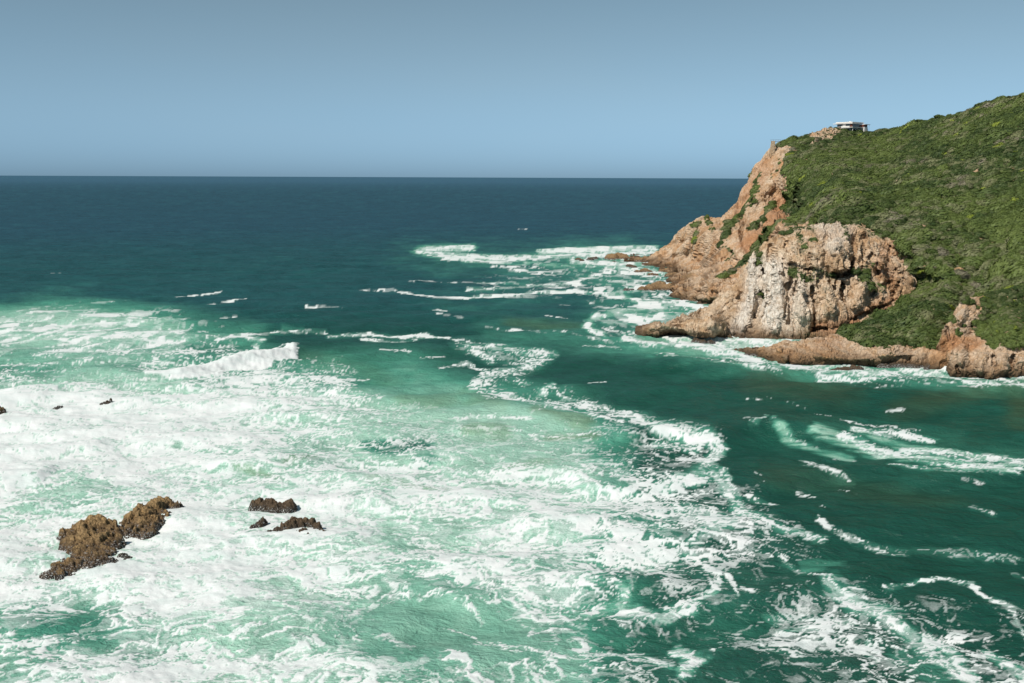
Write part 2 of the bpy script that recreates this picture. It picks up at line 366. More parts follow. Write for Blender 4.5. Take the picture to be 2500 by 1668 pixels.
FOAM_LINES = [  # (half width, cover, vertical factor, points)
 (22, .46, 1.5, [(1130,842),(1200,866),(1310,880),(1240,915),(1170,935),(1200,960),(1290,975),(1390,985)]), (24, .52, 1.4, [(1380,972),(1460,998),(1540,1018),(1620,1050),(1700,1068)]),
 (3.2, .8, 1, [(1200,968),(1270,972),(1340,985),(1400,1000)]), (3, .75, 1, [(1330,940),(1360,960),(1420,975),(1500,1000)]),
 # surf over the reef at the far point
 (7, .95, 1, [(1022,612),(1060,607),(1155,606)]), (11, .85, 1.6, [(1040,618),(1150,628),(1250,632),(1350,625),(1450,622),(1600,618)]),
 (8, .95, 1.3, [(1320,618),(1440,612),(1600,608)]), (5, .7, 1, [(1080,632),(1200,638),(1260,636)]), (14, .85, 1.4, [(1400,638),(1500,645),(1600,640)]),
 (12, .6, 1.4, [(1480,660),(1560,672),(1650,680)]), (9, .8, 1.3, [(1490,648),(1560,660),(1640,668)]),
 # thin current lines of the middle distance
 (2.2, .75, 1, [(1000,688),(1100,688),(1190,689),(1260,692)]), (4, .75, 1.4, [(1160,690),(1240,690),(1300,697)]),
 (5, .85, 1.3, [(1140,705),(1200,706),(1290,700),(1400,690),(1440,675),(1490,665)]),
 (2.6, .85, 1, [(880,706),(940,708),(1000,716),(1060,726),(1130,728),(1240,722),(1330,713)]),
 (4.5, .9, 1.3, [(1130,728),(1240,722),(1330,713),(1400,712),(1480,718),(1540,730)]),
 (8, .9, 1.5, [(1480,718),(1540,730),(1570,740),(1620,750),(1560,756),(1500,764),(1450,780)]),
 (9, .85, 1.2, [(1450,775),(1432,800),(1470,820)]), (6, .7, 1.3, [(1400,695),(1470,708)]), (6, .55, 1.5, [(1250,660),(1350,670),(1420,660)]),
 (6, .45, 1.5, [(1200,650),(1330,655)]), (4, .65, 1.3, [(1340,702),(1420,700)]), (10,.75,1.5,[(1510,765),(1590,772)]),
 (9,.7,1.5,[(1500,715),(1600,700),(1680,690)]), (9,.7,1.5,[(1560,735),(1660,745),(1740,745)]), (9,.75,1.4,[(1560,800),(1600,815),(1640,812)]),
 (9,.7,1.5,[(1600,770),(1680,765)]), (8,.75,1.4,[(1480,790),(1540,790),(1600,780)]),
 (1.8, .8, 1, [(1330,770),(1360,773),(1390,777)]), (1.6, .7, 1, [(1050,755),(1100,758)]), (1.8, .75, 1, [(1065,770),(1110,778),(1150,780)]),
 (2, .8, 1, [(1190,800),(1220,806),(1260,805)]), (2.4, .6, 1, [(1260,806),(1400,815),(1440,825),(1500,838)]),
 (2.6, .7, 1, [(1430,842),(1480,845),(1520,850)]), (1.8, .7, 1, [(1360,743),(1395,743)]),(1.8,.65,1,[(740,748),(800,748),(835,752)]),
 (2, .7, 1, [(540,772),(575,770)]), (1.8,.65,1,[(500,745),(560,738),(600,728)]), (1.8,.65,1,[(900,705),(1000,716)]),
 (1.8,.6,1,[(220,742),(320,735)]),(1.6,.6,1,[(430,728),(540,712)]),
 # foam band of the middle, swept to the right
 (4, .65, 1, [(690,804),(740,808),(790,812)]), (6, .72, 1.4, [(800,820),(900,815),(960,822),(1040,817),(1100,828),(1150,835),(1200,840)]),
 (4, .65, 1, [(880,830),(960,832),(1020,827)]), (10, .6, 1.2, [(1150,838),(1140,850),(1180,870),(1200,878)]),
 (12, .60, 1.2, [(1200,850),(1280,862),(1340,870),(1300,890),(1230,908),(1180,918),(1150,945),(1180,965),(1200,970)]),
 (5, .7, 1.2, [(1070,900),(1140,885),(1160,900),(1190,910)]), (11, .6, 1.4, [(1180,910),(1240,930),(1280,940)]),
 (7, .75, 1, [(1310,962),(1345,944)]), (14, .62, 1.3, [(1370,970),(1440,990),(1520,1005),(1590,1035),(1640,1060),(1700,1070)]),
 (6, .85, 1.2, [(1470,985),(1540,1010),(1580,1030)]), (4, .75, 1, [(1200,965),(1260,975),(1290,995),(1380,1000),(1450,1020),(1520,1030)]),
 (3, .6, 1, [(1080,1010),(1200,1015),(1300,1030),(1330,1050)]), (3, .6, 1, [(1250,1045),(1310,1055),(1340,1085)]),
 (2.5, .55, 1, [(1180,1080),(1260,1078)]), (3, .6, 1, [(1300,1020),(1340,1002)]), (2.5,.55,1,[(1330,1055),(1420,1055),(1480,1060)]),
 (3,.6,1,[(860,925),(905,924)]),(3,.7,1,[(810,882),(840,876)]),(3,.7,1,[(930,858),(1000,858)]),(3,.6,1,[(1020,874),(1090,870)]),
 (10,.85,1.3,[(560,905),(680,912),(800,925),(870,938)]),(14,.8,1.5,[(640,925),(740,935),(840,948)]),(8,.8,1.2,[(545,830),(590,822),(640,835),(620,850)]),
 (4,.7,1,[(560,820),(660,812),(740,806)]),
 # bright rim of the foam field
 (12, .85, 1, [(1600,1055),(1700,1072),(1725,1078),(1750,1100),(1755,1125),(1730,1145),(1690,1165),(1640,1180),(1610,1192)]),
 (9, .7, 1.2, [(1600,1085),(1690,1092)]), (8, .7, 1, [(1750,1130),(1765,1160),(1760,1185)]), (12, .8, 1, [(1735,1100),(1740,1160),(1770,1200),(1800,1240),(1830,1265)]),
 (18, .68, 1, [(1650,1250),(1760,1280),(1700,1300)]), (6, .75, 1, [(1820,1208),(1860,1215),(1888,1225)]),
 (8, .66, 1, [(1840,1262),(1880,1280),(1950,1300),(2010,1320)]), (6, .85, 1, [(1650,1345),(1700,1345),(1730,1380),(1760,1395),(1755,1410),(1720,1420),(1735,1432)]),
 (5, .85, 1, [(1780,1400),(1800,1430),(1795,1455)]), (5, .7, 1, [(1820,1430),(1850,1450)]), (3.5, .75, 1, [(1700,1345),(1800,1350),(1880,1357)]),
 (8, .85, 1, [(1650,1482),(1700,1455),(1722,1445)]), (5, .85, 1, [(1650,1510),(1700,1488)]), (4.5, .7, 1, [(1895,1358),(1950,1390),(2010,1405),(2080,1430),(2100,1450)]),
 (4, .8, 1, [(1770,1325),(1815,1312),(1822,1302)]),
 (3.5, .55, 1, [(1995,1235),(2040,1253)]), (5, .58, 1, [(1998,1262),(2020,1290),(2060,1310),(2120,1330),(2160,1340)]), (7, .36, 1, [(2160,1340),(2300,1345),(2400,1358),(2500,1370)]),
 (14, .78, 1, [(2020,1420),(2050,1450),(2090,1480),(2150,1500),(2190,1530),(2230,1560),(2280,1600),(2340,1640),(2370,1680)]),
 (11, .5, 1.2, [(1860,1515),(1960,1510),(2080,1520)]), (9, .56, 1.2, [(1900,1545),(2000,1545),(2060,1530)]), (6, .98, 1, [(2110,1560),(2130,1600),(2155,1622)]),
 (9, .98, 1, [(2275,1565),(2310,1590),(2360,1640),(2380,1670)]), (9, .9, 1, [(2380,1595),(2430,1625),(2500,1652)]), (22, .55, 1, [(2200,1600),(2300,1660)]),
 (5, .56, 1, [(1800,1570),(1900,1590),(1950,1590)]), (4, .5, 1, [(1690,1590),(1780,1590)]), (13, .85, 1, [(1640,1590),(1695,1625),(1650,1665)]),
 (5, .8, 1, [(2150,1432),(2200,1435),(2300,1426),(2370,1432),(2420,1465),(2480,1500),(2480,1530),(2500,1562)]), (4, .5, 1, [(2370,1240),(2430,1255)]),
 (4, .5, 1, [(2450,1400),(2520,1412)]), (5, .45, 1, [(1955,1130),(2000,1145),(2050,1165),(2080,1176)]), (3, .5, 1, [(1840,1150),(1850,1175)]),
 (3, .55, 1, [(1940,1195),(1980,1203)]), (3, .6, 1, [(2045,1198),(2085,1203)]), (2.5, .6, 1, [(2160,1002),(2210,1003)]), (2, .65, 1, [(1835,973),(1885,972)]),
 (2, .5, 1, [(1925,985),(1980,998)]), (2, .5, 1, [(1980,1012),(2020,1022)]),(3,.5,1,[(2360,1170),(2400,1176)]),
 # wake of a passing swell on the right
 (9, .62, 1.2, [(2050,1072),(2150,1100),(2300,1130),(2500,1152)]), (3, .8, 1, [(2040,1030),(2130,1037),(2230,1050)]), (8, .66, 1.2, [(2080,1052),(2200,1060),(2270,1070)]),
 (11, .66, 1.2, [(2200,1100),(2350,1110),(2450,1120),(2520,1138)]), (4, .8, 1, [(2180,1138),(2330,1150),(2400,1148)]), (3, .75, 1, [(2040,1118),(2090,1122)]),
 (4, .85, 1, [(1836,1046),(1852,1040),(1858,1030)]), (2.5, .6, 1, [(1810,1036),(1836,1035)]), (3,.4,1,[(1880,1038),(1930,1068),(1990,1090)]),
 # shore break
 (9, .95, 1, [(1520,825),(1560,832),(1600,838),(1680,842),(1740,850),(1800,868),(1850,885),(1930,900),(2000,906),(2100,914),(2200,906),(2280,912),(2350,928),(2420,940),(2520,942)]),
 (10, .6, 1.2, [(1620,822),(1720,835),(1900,838)]), (8, .5, 1.2, [(1600,862),(1700,880),(1800,895),(1900,912)]), (13, .8, 1.2, [(1700,848),(1780,872),(1850,888)]),
 (7, .7, 1, [(2000,920),(2080,928),(2180,918)]), (9, .95, 1, [(2255,896),(2310,902)]), (3, .6, 1, [(2010,928),(2120,930)]), (3,.5,1,[(2150,945),(2200,938)]),
 (3,.55,1,[(2220,925),(2330,940),(2400,950)]), (7,.8,1.2,[(1800,838),(1900,832),(1960,828)]),
 # near field lace
 (8, .7, 1, [(960,1450),(1080,1445),(1150,1480),(1170,1510)]), (11, .8, 1, [(1250,1470),(1330,1510),(1450,1490),(1530,1470),(1550,1500)]),
 (6, .5, 1, [(1100,1540),(1160,1560)]), (7, .68, 1, [(1140,1582),(1190,1570),(1230,1600),(1350,1620),(1450,1650)]), (12, .75, 1, [(1080,1610),(1130,1650),(1190,1680)]),
 (10, .6, 1, [(850,1500),(880,1560),(860,1620)]), (8, .68, 1, [(935,1545),(985,1587)]), (10, .6, 1, [(1230,1640),(1270,1635)]),
 (10, .75, 1, [(1300,1555),(1400,1540),(1430,1600),(1400,1590)]), (11, .72, 1, [(1450,1600),(1550,1600),(1620,1640)]),
 (13, .88, 1, [(1525,1450),(1530,1500),(1600,1510),(1700,1480)]), (9, .7, 1, [(1120,1422),(1200,1400),(1290,1400)]), (7, .9, 1, [(1395,1150),(1440,1185),(1500,1207)]),
 (9, .8, 1, [(1500,1370),(1560,1400),(1590,1370),(1600,1340)]), (8,.7,1,[(1180,1420),(1300,1415),(1380,1430)]),
 (10,.9,1.2,[(640,1215),(780,1225),(900,1215),(925,1240)]), (12,.9,1.3,[(0,1180),(60,1172),(110,1180)]), (10,.85,1,[(0,1575),(80,1590),(160,1600)]),
 (9,.8,1,[(0,1510),(60,1490),(140,1470),(190,1480)]),
]
CLEAR_LINES = [  # windows of open water in the foam
 (34, .9, 1.5, [(960,1500),(1100,1510),(1230,1540),(1300,1580)]), (26, .9, 1.6, [(960,1580),(1100,1590),(1150,1620),(1050,1640)]), (12, .6, 2, [(950,1270),(980,1350)]), (10, .6, 1.8, [(1180,1365),(1260,1370)]),
 (26, 1.0, 1.3, [(930,1490),(1060,1485),(1140,1510),(1240,1530)]), (16, .95, 1.3, [(1080,1590),(1200,1600)]), (16, .9, 1.3, [(1240,1570),(1380,1640)]),
 (14, .95, 1.6, [(1420,1165),(1480,1180),(1530,1190)]), (18, .8, 1.4, [(900,1560),(960,1620),(1040,1600)]), (20, .95, 1.4, [(60,1550),(130,1545),(200,1500)]),
 (9, .9, 1.4, [(0,1625),(80,1612)]), (10, .7, 1.4, [(215,1590),(260,1600)]), (10, .9, 1.5, [(860,1430),(940,1415)]), (8, .8, 2, [(995,1405),(1080,1415)]),
 (9, .9, 1.5, [(1540,1450),(1580,1465)]), (16, .95, 1.5, [(1540,1440),(1600,1420)]), (14, .9, 1.6, [(640,1585),(700,1600)]), (13,.8,1.7,[(960,1330),(1010,1345)]),
 (10, .55, 2, [(150,1165),(220,1190),(120,1205)]), (10,.55,2,[(20,1240),(80,1235)]), (8,.6,2,[(500,1145),(700,1150)]), (7,.6,2,[(420,1085),(500,1100)]),
 (9,.6,2,[(0,1555),(30,1560)]),(12,.8,1.5,[(1660,1130),(1640,1110)]),(12,.8,1.2,[(1790,1400),(1880,1440),(1760,1500)]),(12,.8,1.4,[(1440,1540),(1540,1560)]),
]
MILK_LINES = [
 (7, .6, 1, [(1878,1038),(1930,1072),(2000,1102),(2080,1118)]), (13, .85, 1.2, [(1990,1062),(2100,1092),(2200,1112),(2350,1132),(2480,1148)]),
 (11, .7, 1.3, [(2080,1055),(2200,1085),(2330,1105),(2500,1130)]), (16, .35, 1.3, [(1960,1380),(2050,1372)]), (14, .3, 1.3, [(2130,1480),(2200,1500)]),
 (10, .55, 1.3, [(1010,616),(1100,632),(1250,640),(1400,650)]), (20, .45, 1.3, [(1420,1180),(1520,1190)]), (12,.5,1.6,[(1540,850),(1700,880),(1850,905)]),
 (16,.65,1.6,[(180,900),(280,925),(360,925)]),
]
OLIVE_LINES = [
 (16, .45, 1.5, [(990,975),(1060,985),(1130,965),(1240,995)]), (16, .5, 1.4, [(1150,1045),(1240,1050)]), (15, .7, 1.6, [(1320,1012),(1430,1035)]),
 (14, .6, 1.8, [(1350,1062),(1450,1065)]), (22, .25, 2, [(740,870),(880,900),(950,930)]), (18, .5, 2.5, [(1250,790),(1400,800)]), (12, .6, 2, [(700,1125),(760,1122)]),
 (30, .5, 2, [(2200,1000),(2400,960),(2520,940)]), (40, .4, 2, [(1850,940),(2050,970)]), (10, .5, 2, [(570,1140),(680,1160)]), (12,.5,2,[(900,1180),(1180,1195)]),
 (18,.35,2,[(1250,1150),(1330,1130)]), (24,.6,1.8,[(2480,950),(2500,1040)]), (40,.3,2,[(1900,1160),(2300,1220)]),
]
DARK_LINES = [(20, .7, 1.6, [(900,1090),(960,1100),(1040,1090)]), (14, .5, 1.6, [(1010,1130),(1060,1120)])]
# swell crests: (height m, half width m, points) along the crest in survey coordinates
CRESTS = [
 (1.5, 1.0, [(1896,886),(1915,882),(1930,890)]), (1.2, 1.0, [(1690,826),(1712,822)]), (1.4, 1.6, [(1585,640),(1600,637)]), (1.0, 0.9, [(2300,893),(2312,905)]),
 (0.9,1.0,[(1735,828),(1760,830)]), (0.8,0.9,[(2400,932),(2440,936)]), (0.8,0.8,[(2030,896),(2060,896)]),
 (1.5, 3.4, [(340,925),(430,920),(520,903),(620,880),(730,853),(760,850)]), (1.0, 7, [(730,858),(850,870),(1000,860)]), (1.3, 5.5, [(150,900),(250,915),(350,925)]),
 (1.3, 5, [(-60,985),(60,965),(160,948),(330,938),(460,948),(620,955)]), (1.0, 6, [(380,790),(480,800),(500,806)]), (1.0, 4.5, [(-40,1185),(60,1172),(130,1170)]),
 (0.9, 3.0, [(620,1222),(760,1232),(880,1225),(935,1238)]), (0.9, 5, [(1000,980),(1150,975),(1280,1005),(1420,1040)]), (0.6, 4, [(1090,1045),(1250,1045)]),
 (1.6, 6.0, [(1700,1085),(1790,1052),(1852,1038),(1930,1050),(2060,1085)]), (1.1, 4.5, [(1080,604),(1160,604)]), (1.6, 7, [(1310,612),(1450,608),(1620,602)]),
 (0.8, 3.5, [(1020,611),(1100,606)]), (0.7, 2.5, [(960,1448),(1080,1445),(1180,1490)]), (0.7, 3, [(1360,1140),(1440,1190),(1540,1205)]),
 (1.2, 10, [(1560,870),(1750,900),(1950,935)]), (0.9, 9, [(1900,1000),(2100,975),(2400,1000)]), (1.0, 8, [(600,800),(800,790),(1000,800)]),
 (0.8, 8, [(1000,770),(1300,790),(1500,815)]), (0.9,6,[(-20,1105),(150,1100),(300,1090)]), (0.7,3,[(1480,1070),(1640,1060),(1740,1080)]),
 (0.6,3,[(500,1140),(700,1135)]),
]
def build_sea():
    pr = np.concatenate([np.array([9000, 5200, 3600, 2700, 2200, 1950, 1850]), np.arange(1790, 600, -2.2), np.arange(600, 440, -2.4), [438.5, 437, 436, 435.2, 434.6, 434.2, 433.9]])
    ang = PITCH + np.arctan((pr - 834) / F)
    Y = CAM_H / np.tan(ang.clip(1e-4, 1.5))
    pc = np.concatenate([[-9000, -5500, -3600, -2400, -1700, -1200], np.arange(-900, -175, 12), np.linspace(-170, 2670, 860), np.arange(2685, 3300, 14), [3400, 3700, 4200, 5000, 6200, 8000, 11000]])
    # true bearing per column at cos(pitch) scale of the middle rows
    YY, KK = np.meshgrid(Y, (pc - 1250) / F, indexing='ij')
    slant = (CAM_H * math.sin(PITCH) + YY * math.cos(PITCH))
    X = KK * slant; shape = X.shape
    x, y = X.ravel(), YY.ravel(); N = len(x)
    base = P3(x, y, 0.0)
    px, py = survey(base)
    dist = np.hypot(x, y)
    # eddies carry the foam about
    s1, s2 = 0.085, 0.35
    w1x, w1y = fbm(base * s1, 3, 11), fbm(base * s1, 3, 12)
    w2x, w2y = fbm(base * s2, 3, 13), fbm(base * s2, 3, 14)
    near = smooth(700, 200, dist); w1b = fbm(base * 0.22, 3, 15)
    amp = 1.9 * near + 2.2 * (1 - near)
    w3x, w3y = fbm(base * 1.3, 2, 16), fbm(base * 1.3, 2, 17)
    wp = base.copy(); wp[:, 0] += amp * w1x + 1.1 * w2x + 0.35 * w3x * near; wp[:, 1] += amp * w1y * 1.5 + 1.5 * w2y + 0.4 * w3y * near
    qx, qy = survey(wp)
    foam = chart(FOAM, qx, qy); milk = chart(MILK, qx, qy)
    big = fbm(base * 0.05, 3, 31)
    foam = foam * (0.93 + 0.25 * w2x * (1 - foam))
    olive = np.zeros(N); dark = np.zeros(N)
    for w, v, k, pts in CLEAR_LINES: foam = foam * (1 - v * stroke(qx, qy, pts, w, k))
    for w, v, k, pts in FOAM_LINES:
        s = (0.60 if (w <= 4 and pts[0][1] > 930 and pts[0][0] > 1790) else 1.0) * stroke(qx, qy, pts, w * (1.35 if pts[0][1] > 1000 else 1.1), k, 0.0) * v * (0.84 + 0.42 * w1b)
        foam = np.maximum(foam, s); 
        if w > 3.5: milk = np.maximum(milk, 0.55 * stroke(qx, qy, pts, w * 1.7, k) * v * (1 if w > 6 else 0.6))
    tear = 0.75 + 0.6 * vnoise(np.stack([0.10 * x + 0.05 * y, 0.9 * y + 0.25 * x, 0 * x], -1), 66) + 0.3 * w2x
    for w, v, k, pts in MILK_LINES: milk = np.maximum(milk, v * np.clip(tear, 0, 1) * stroke(qx, qy, pts, w * 1.2, k))
    for w, v, k, pts in OLIVE_LINES: olive = np.maximum(olive, v * stroke(qx, qy, pts, w * 1.4, k))
    for w, v, k, pts in DARK_LINES:
        s = v * stroke(qx, qy, pts, w * 1.4, k); milk = milk * (1 - s)
    # whitecaps here and there on the open sea
    wc, we = cells(base * np.array([0.05, 0.09, 1.0]), 77)
    cap = (wc > 0.972) & (we > 0.62) & (py < 1000) & (dist < 1500)
    foam = np.where(cap & (foam < 0.2), 0.45, foam)
    tb = np.clip((px - 345) / 385.0, 0, 1)
    bw_ = 0.35 + 0.65 * smooth(0.0, 0.55, tb)
    bline = np.interp(px, [345, 430, 520, 620, 725], [922, 921, 906, 884, 858])
    bd_ = np.abs(py + 5 * w2x + 2.5 * w3y - bline) / (19 * bw_)
    breaker = (1 - smooth(0.55, 1.15, bd_)) * smooth(343, 365, px + 8 * w2y) * smooth(736, 712, px + 10 * w2y)
    foam = np.maximum(foam, breaker * 1.15)
    # the foam itself: torn patches and lace, ranked so that cover comes out as surveyed
    fq = base.copy(); g1x, g1y = fbm(base * 0.16, 3, 71), fbm(base * 0.16, 3, 72)
    fq[:, 0] += 3.4 * g1x + 0.9 * w2y + 0.3 * w3x; fq[:, 1] += 3.4 * g1y + 0.9 * w2x + 0.3 * w3y
    fq = fq * np.array([0.85, 1.25, 1.0])
    def ridg(k, sd): return 1 - np.abs(vnoise(fq * k, sd)) * 1.6
    lace = 0.26 * ridg(0.27, 81) + 0.32 * ridg(0.62, 82) + 0.28 * ridg(1.35, 83) + 0.20 * ridg(2.9, 84)
    patch = fbm(fq * 0.15, 4, 85, 0.6); speck = fbm(fq * 1.9, 3, 86, 0.65)
    wx_, wy_ = fq[:, 0] + 0.8 * w2x + 0.25 * w3y, fq[:, 1] + 0.8 * w2y + 0.25 * w3x
    e1, e2, e3 = web(wx_ / 4.2, wy_ / 4.2, 401), web(wx_ / 1.9 + 7, wy_ / 1.9, 411), web(wx_ / 0.85 + 3, wy_ / 0.85, 421)
    strings = 0.50 * (1 - smooth(0.0, 0.34, e1)) + 0.42 * (1 - smooth(0.0, 0.36, e2)) + 0.22 * (1 - smooth(0.0, 0.4, e3))
    fieldv = lace * 0.55 + patch * 0.50 + speck * 0.34 + strings * 0.62
    def rank(v, m=37):
        q_ = np.sort(v[::m]); return np.searchsorted(q_, v) / len(q_)
    fo = base.copy(); fo[:, 0] += 9 * fbm(base * 0.03, 3, 191); fo[:, 1] += 16 * fbm(base * 0.03, 3, 192)
    def streak(kx, ky, sd): return 1 - np.abs(vnoise(fo * np.array([kx, ky, 1.0]), sd)) * 1.6
    offf = 0.30 * streak(0.05, 0.055, 193) + 0.35 * streak(0.13, 0.10, 194) + 0.25 * streak(0.40, 0.14, 195) + 0.55 * fbm(fo * np.array([0.22, 0.11, 1.0]), 4, 196, 0.6) + 0.25 * fbm(fo * np.array([0.03, 0.03, 1.0]), 2, 197)
    off = smooth(250, 420, dist)
    u = rank(rank(fieldv) * (1 - off) + rank(offf) * off)
    cover = foam.clip(0, 1.1); cover = np.where(breaker > 0.3, cover, cover * (0.80 + 0.17 * cover))
    f2 = 0.5 * ridg(0.5, 181) + 0.35 * ridg(1.2, 182) + 0.3 * fbm(fq * 2.4, 3, 183, 0.65) + 0.35 * fbm(fq * 0.2, 2, 184)
    u2 = rank(rank(f2) * (1 - off) + rank(0.5 * streak(0.3, 0.12, 198) + 0.6 * fbm(fo * np.array([0.5, 0.15, 1.0]), 3, 199)) * off)
    thin = smooth(-0.22, 0.14, u2 - (1 - cover)) * smooth(0.03, 0.12, cover)
    dd_ = u - (1 - cover)
    soft = 0.045 + 0.05 * milk
    foam_f = smooth(-1, 1, dd_ / soft) * smooth(0.03, 0.10, cover)
    veil_f = smooth(-0.42, 0.10, dd_) * (0.15 + 0.85 * smooth(0.1, 0.7, milk)) * smooth(0.12, 0.55, cover)
    foam_f = foam_f * (0.55 + 0.45 * smooth(0.10, 0.42, foam * (1 + 0.5 * g1x)))
    foam_f = np.maximum(foam_f, 0.36 * thin)
    far_soft = smooth(450, 900, dist)
    foam_f = foam_f * (1 - 0.3 * far_soft) + cover * 0.3 * far_soft
    # heights
    z = np.zeros(N)
    chopf = smooth(2500, 500, dist)
    ph = fbm(base * 0.012, 3, 41) * 3.5
    swell = 0.50 * np.sin((0.22 * y + 0.07 * x) * 0.85 + ph * 1.8) + 0.30 * np.sin((0.30 * y - 0.12 * x) * 1.3 + ph * 2.3 + 1.0)
    z += swell * chopf * (0.5 + 0.7 * (fbm(base * 0.02, 2, 43) * 0.5 + 0.5))
    z += 0.42 * fbm(base * np.array([0.16, 0.28, 1]), 4, 51) * chopf
    z += foam.clip(0, 1) * (0.30 * fbm(base * 0.30, 3, 55)) * chopf; z += foam_f * (0.08 + 0.06 * w3x) * smooth(600, 150, dist)
    for hgt, wid, pts in CRESTS:
        c = at_z(*np.array(pts, float).T, 0.0)
        m = (x > c[:, 0].min() - 6 * wid) & (x < c[:, 0].max() + 6 * wid) & (y > c[:, 1].min() - 6 * wid) & (y < c[:, 1].max() + 6 * wid)
        xx, yy = x[m] + 1.2 * w1x[m], y[m] + 1.2 * w1y[m]
        bd = np.full(xx.shape, 1e9); sg = np.zeros(xx.shape); along = np.zeros(xx.shape)
        L = np.r_[0, np.cumsum(np.hypot(*np.diff(c[:, :2], axis=0).T))]
        for i in range(len(c) - 1):
            a, b = c[i, :2], c[i + 1, :2]; d = b - a
            t = ((xx - a[0]) * d[0] + (yy - a[1]) * d[1]) / (d @ d); tc = np.clip(t, 0, 1)
            ex, ey = xx - a[0] - tc * d[0], yy - a[1] - tc * d[1]
            dd = np.hypot(ex, ey); k = dd < bd
            bd = np.where(k, dd, bd); sg = np.where(k, np.sign(d[0] * ey - d[1] * ex), sg); along = np.where(k, L[i] + tc * (L[i + 1] - L[i]), along)
        sd = bd * np.where(sg == 0, 1, sg)        # positive behind the crest
        prof = np.where(sd > 0, np.exp(-(sd / (1.9 * wid)) ** 2), np.exp(-(sd / (0.75 * wid)) ** 2))
        prof -= 0.28 * np.exp(-((sd + 1.9 * wid) / (1.3 * wid)) ** 2)
        fade = smooth(0, 0.25 * L[-1], along) * smooth(L[-1], 0.75 * L[-1], along) * 0.85 + 0.15
        endf = np.exp(-np.maximum(0, bd - wid * 2.2) ** 2 / wid ** 2)
        z[m] += hgt * prof * fade * endf
    bl = breaker
    z += bl * bw_ * (0.65 + 0.4 * fbm(base * 0.5, 3, 61) + 0.22 * fbm(base * 1.6, 3, 63))
    shore = np.zeros(N)
    V = base.copy(); V[:, 2] = z
    # horizontal roughening of the foam ridge
    # water colour by distance from the camera, navy offshore to bottle green in the channel
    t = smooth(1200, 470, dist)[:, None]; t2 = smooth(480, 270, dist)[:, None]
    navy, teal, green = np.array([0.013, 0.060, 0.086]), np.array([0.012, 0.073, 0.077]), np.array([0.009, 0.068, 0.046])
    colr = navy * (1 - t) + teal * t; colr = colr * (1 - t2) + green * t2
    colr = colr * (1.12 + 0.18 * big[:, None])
    farb = smooth(1800, 12000, dist)[:, None]; colr = colr * (1 - farb) + np.array([0.034, 0.105, 0.165]) * farb  # horizon haze painted into the water colour, paler far out
    m1 = np.clip(milk * 1.1 + 0.10 * big + 0.06 * w2y, 0, 1)[:, None]
    mid = np.array([0.078, 0.31, 0.215]); pale = np.array([0.36, 0.60, 0.475])
    a = smooth(0.0, 0.55, m1); b = smooth(0.38, 0.85, m1)
    colr = colr * (1 - a) + mid * a; colr = colr * (1 - b) + pale * b
    ol = np.array([0.155, 0.235, 0.10])[None] * (0.35 + 0.9 * m1)
    olv = (olive * (0.75 + 0.35 * w1y)).clip(0, 0.9)[:, None]
    colr = colr * (1 - olv) + ol * olv
    shoal = smooth(0.2, 0.8, milk)
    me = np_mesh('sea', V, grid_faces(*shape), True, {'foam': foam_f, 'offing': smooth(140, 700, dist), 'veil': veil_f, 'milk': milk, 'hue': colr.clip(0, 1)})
    n = NT('sea_water')
    p = n.pos()
    f1, _ = n.noise(p, 0.9, 6, 0.62, 0.6)
    fine, _ = n.noise(p, 4.5, 4, 0.7, 0.3)
    tone, _ = n.noise(n.pos((0.6, 1.2, 1)), 0.25, 5, 0.6, 1.0)
    fa = n.attr('foam').outputs['Fac']
    wob = n.math('ADD', n.math('MULTIPLY', n.math('SUBTRACT', f1, 0.5), 0.55), n.math('MULTIPLY', n.math('SUBTRACT', fine, 0.5), 0.55))
    wob = n.math('MULTIPLY', wob, n.mapr(fa, 0.0, 0.15))
    nn = n.math('ADD', fa, wob)
    fm = n.mapr(nn, 0.05, 0.95, 0, 1)
    veil = n.math('MULTIPLY', n.attr('veil').outputs['Fac'], n.mapr(f1, 0.3, 0.7, 0.35, 0.75))
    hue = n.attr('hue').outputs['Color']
    fv, _ = n.noise(p, 0.12, 5, 0.6, 0.4)
    hue = n.mix(n.mapr(fv, 0.35, 0.65, 0.0, 0.22), hue, (0, 0, 0), 'MIX')
    milkf = n.attr('milk').outputs['Fac']
    c = n.mix(veil, hue, (0.50, 0.68, 0.60))
    white = n.mix(n.mapr(tone, 0.35, 0.60), (0.62, 0.68, 0.665), (0.71, 0.73, 0.725))
    c = n.mix(fm, c, white)
    # ripples
    rp = n.pos((1.0, 1.4, 1.0), (0, 0, 0.25))
    b1, _ = n.noise(rp, 0.30, 6, 0.62, 0.6)
    b2, _ = n.noise(rp, 1.6, 4, 0.6, 0.3)
    rp0 = n.pos((0.55, 1.7, 1.0), (0, 0, -0.12))
    b0, _ = n.noise(rp0, 0.035, 7, 0.66, 0.3)
    h = n.math('ADD', n.math('MULTIPLY', b1, 1.0), n.math('MULTIPLY', b2, 0.28))
    h = n.math('ADD', h, n.math('MULTIPLY', b0, n.mapr(n.attr('offing').outputs['Fac'], 0, 1, 0.3, 5.0)))
    nb = n.bump(h, n.mapr(fm, 0, 1, 0.75, 0.16), 1.4)
    fb = n.bump(n.math('ADD', n.math('MULTIPLY', nn, 1.0), n.math('MULTIPLY', fine, 0.3)), n.math('MULTIPLY', fm, 0.3), 0.15, nb)
    m = n.out(c, 0.9, fb, 0.0)
    # a ruffled sea never mirrors more than a fifth of the sky, however low the view
    fr = n.n.new('ShaderNodeFresnel'); fr.inputs['IOR'].default_value = 1.33; n.l.new(fb, fr.inputs['Normal'])
    gl = n.n.new('ShaderNodeBsdfGlossy'); gl.inputs['Roughness'].default_value = 0.22; n.l.new(fb, gl.inputs['Normal'])
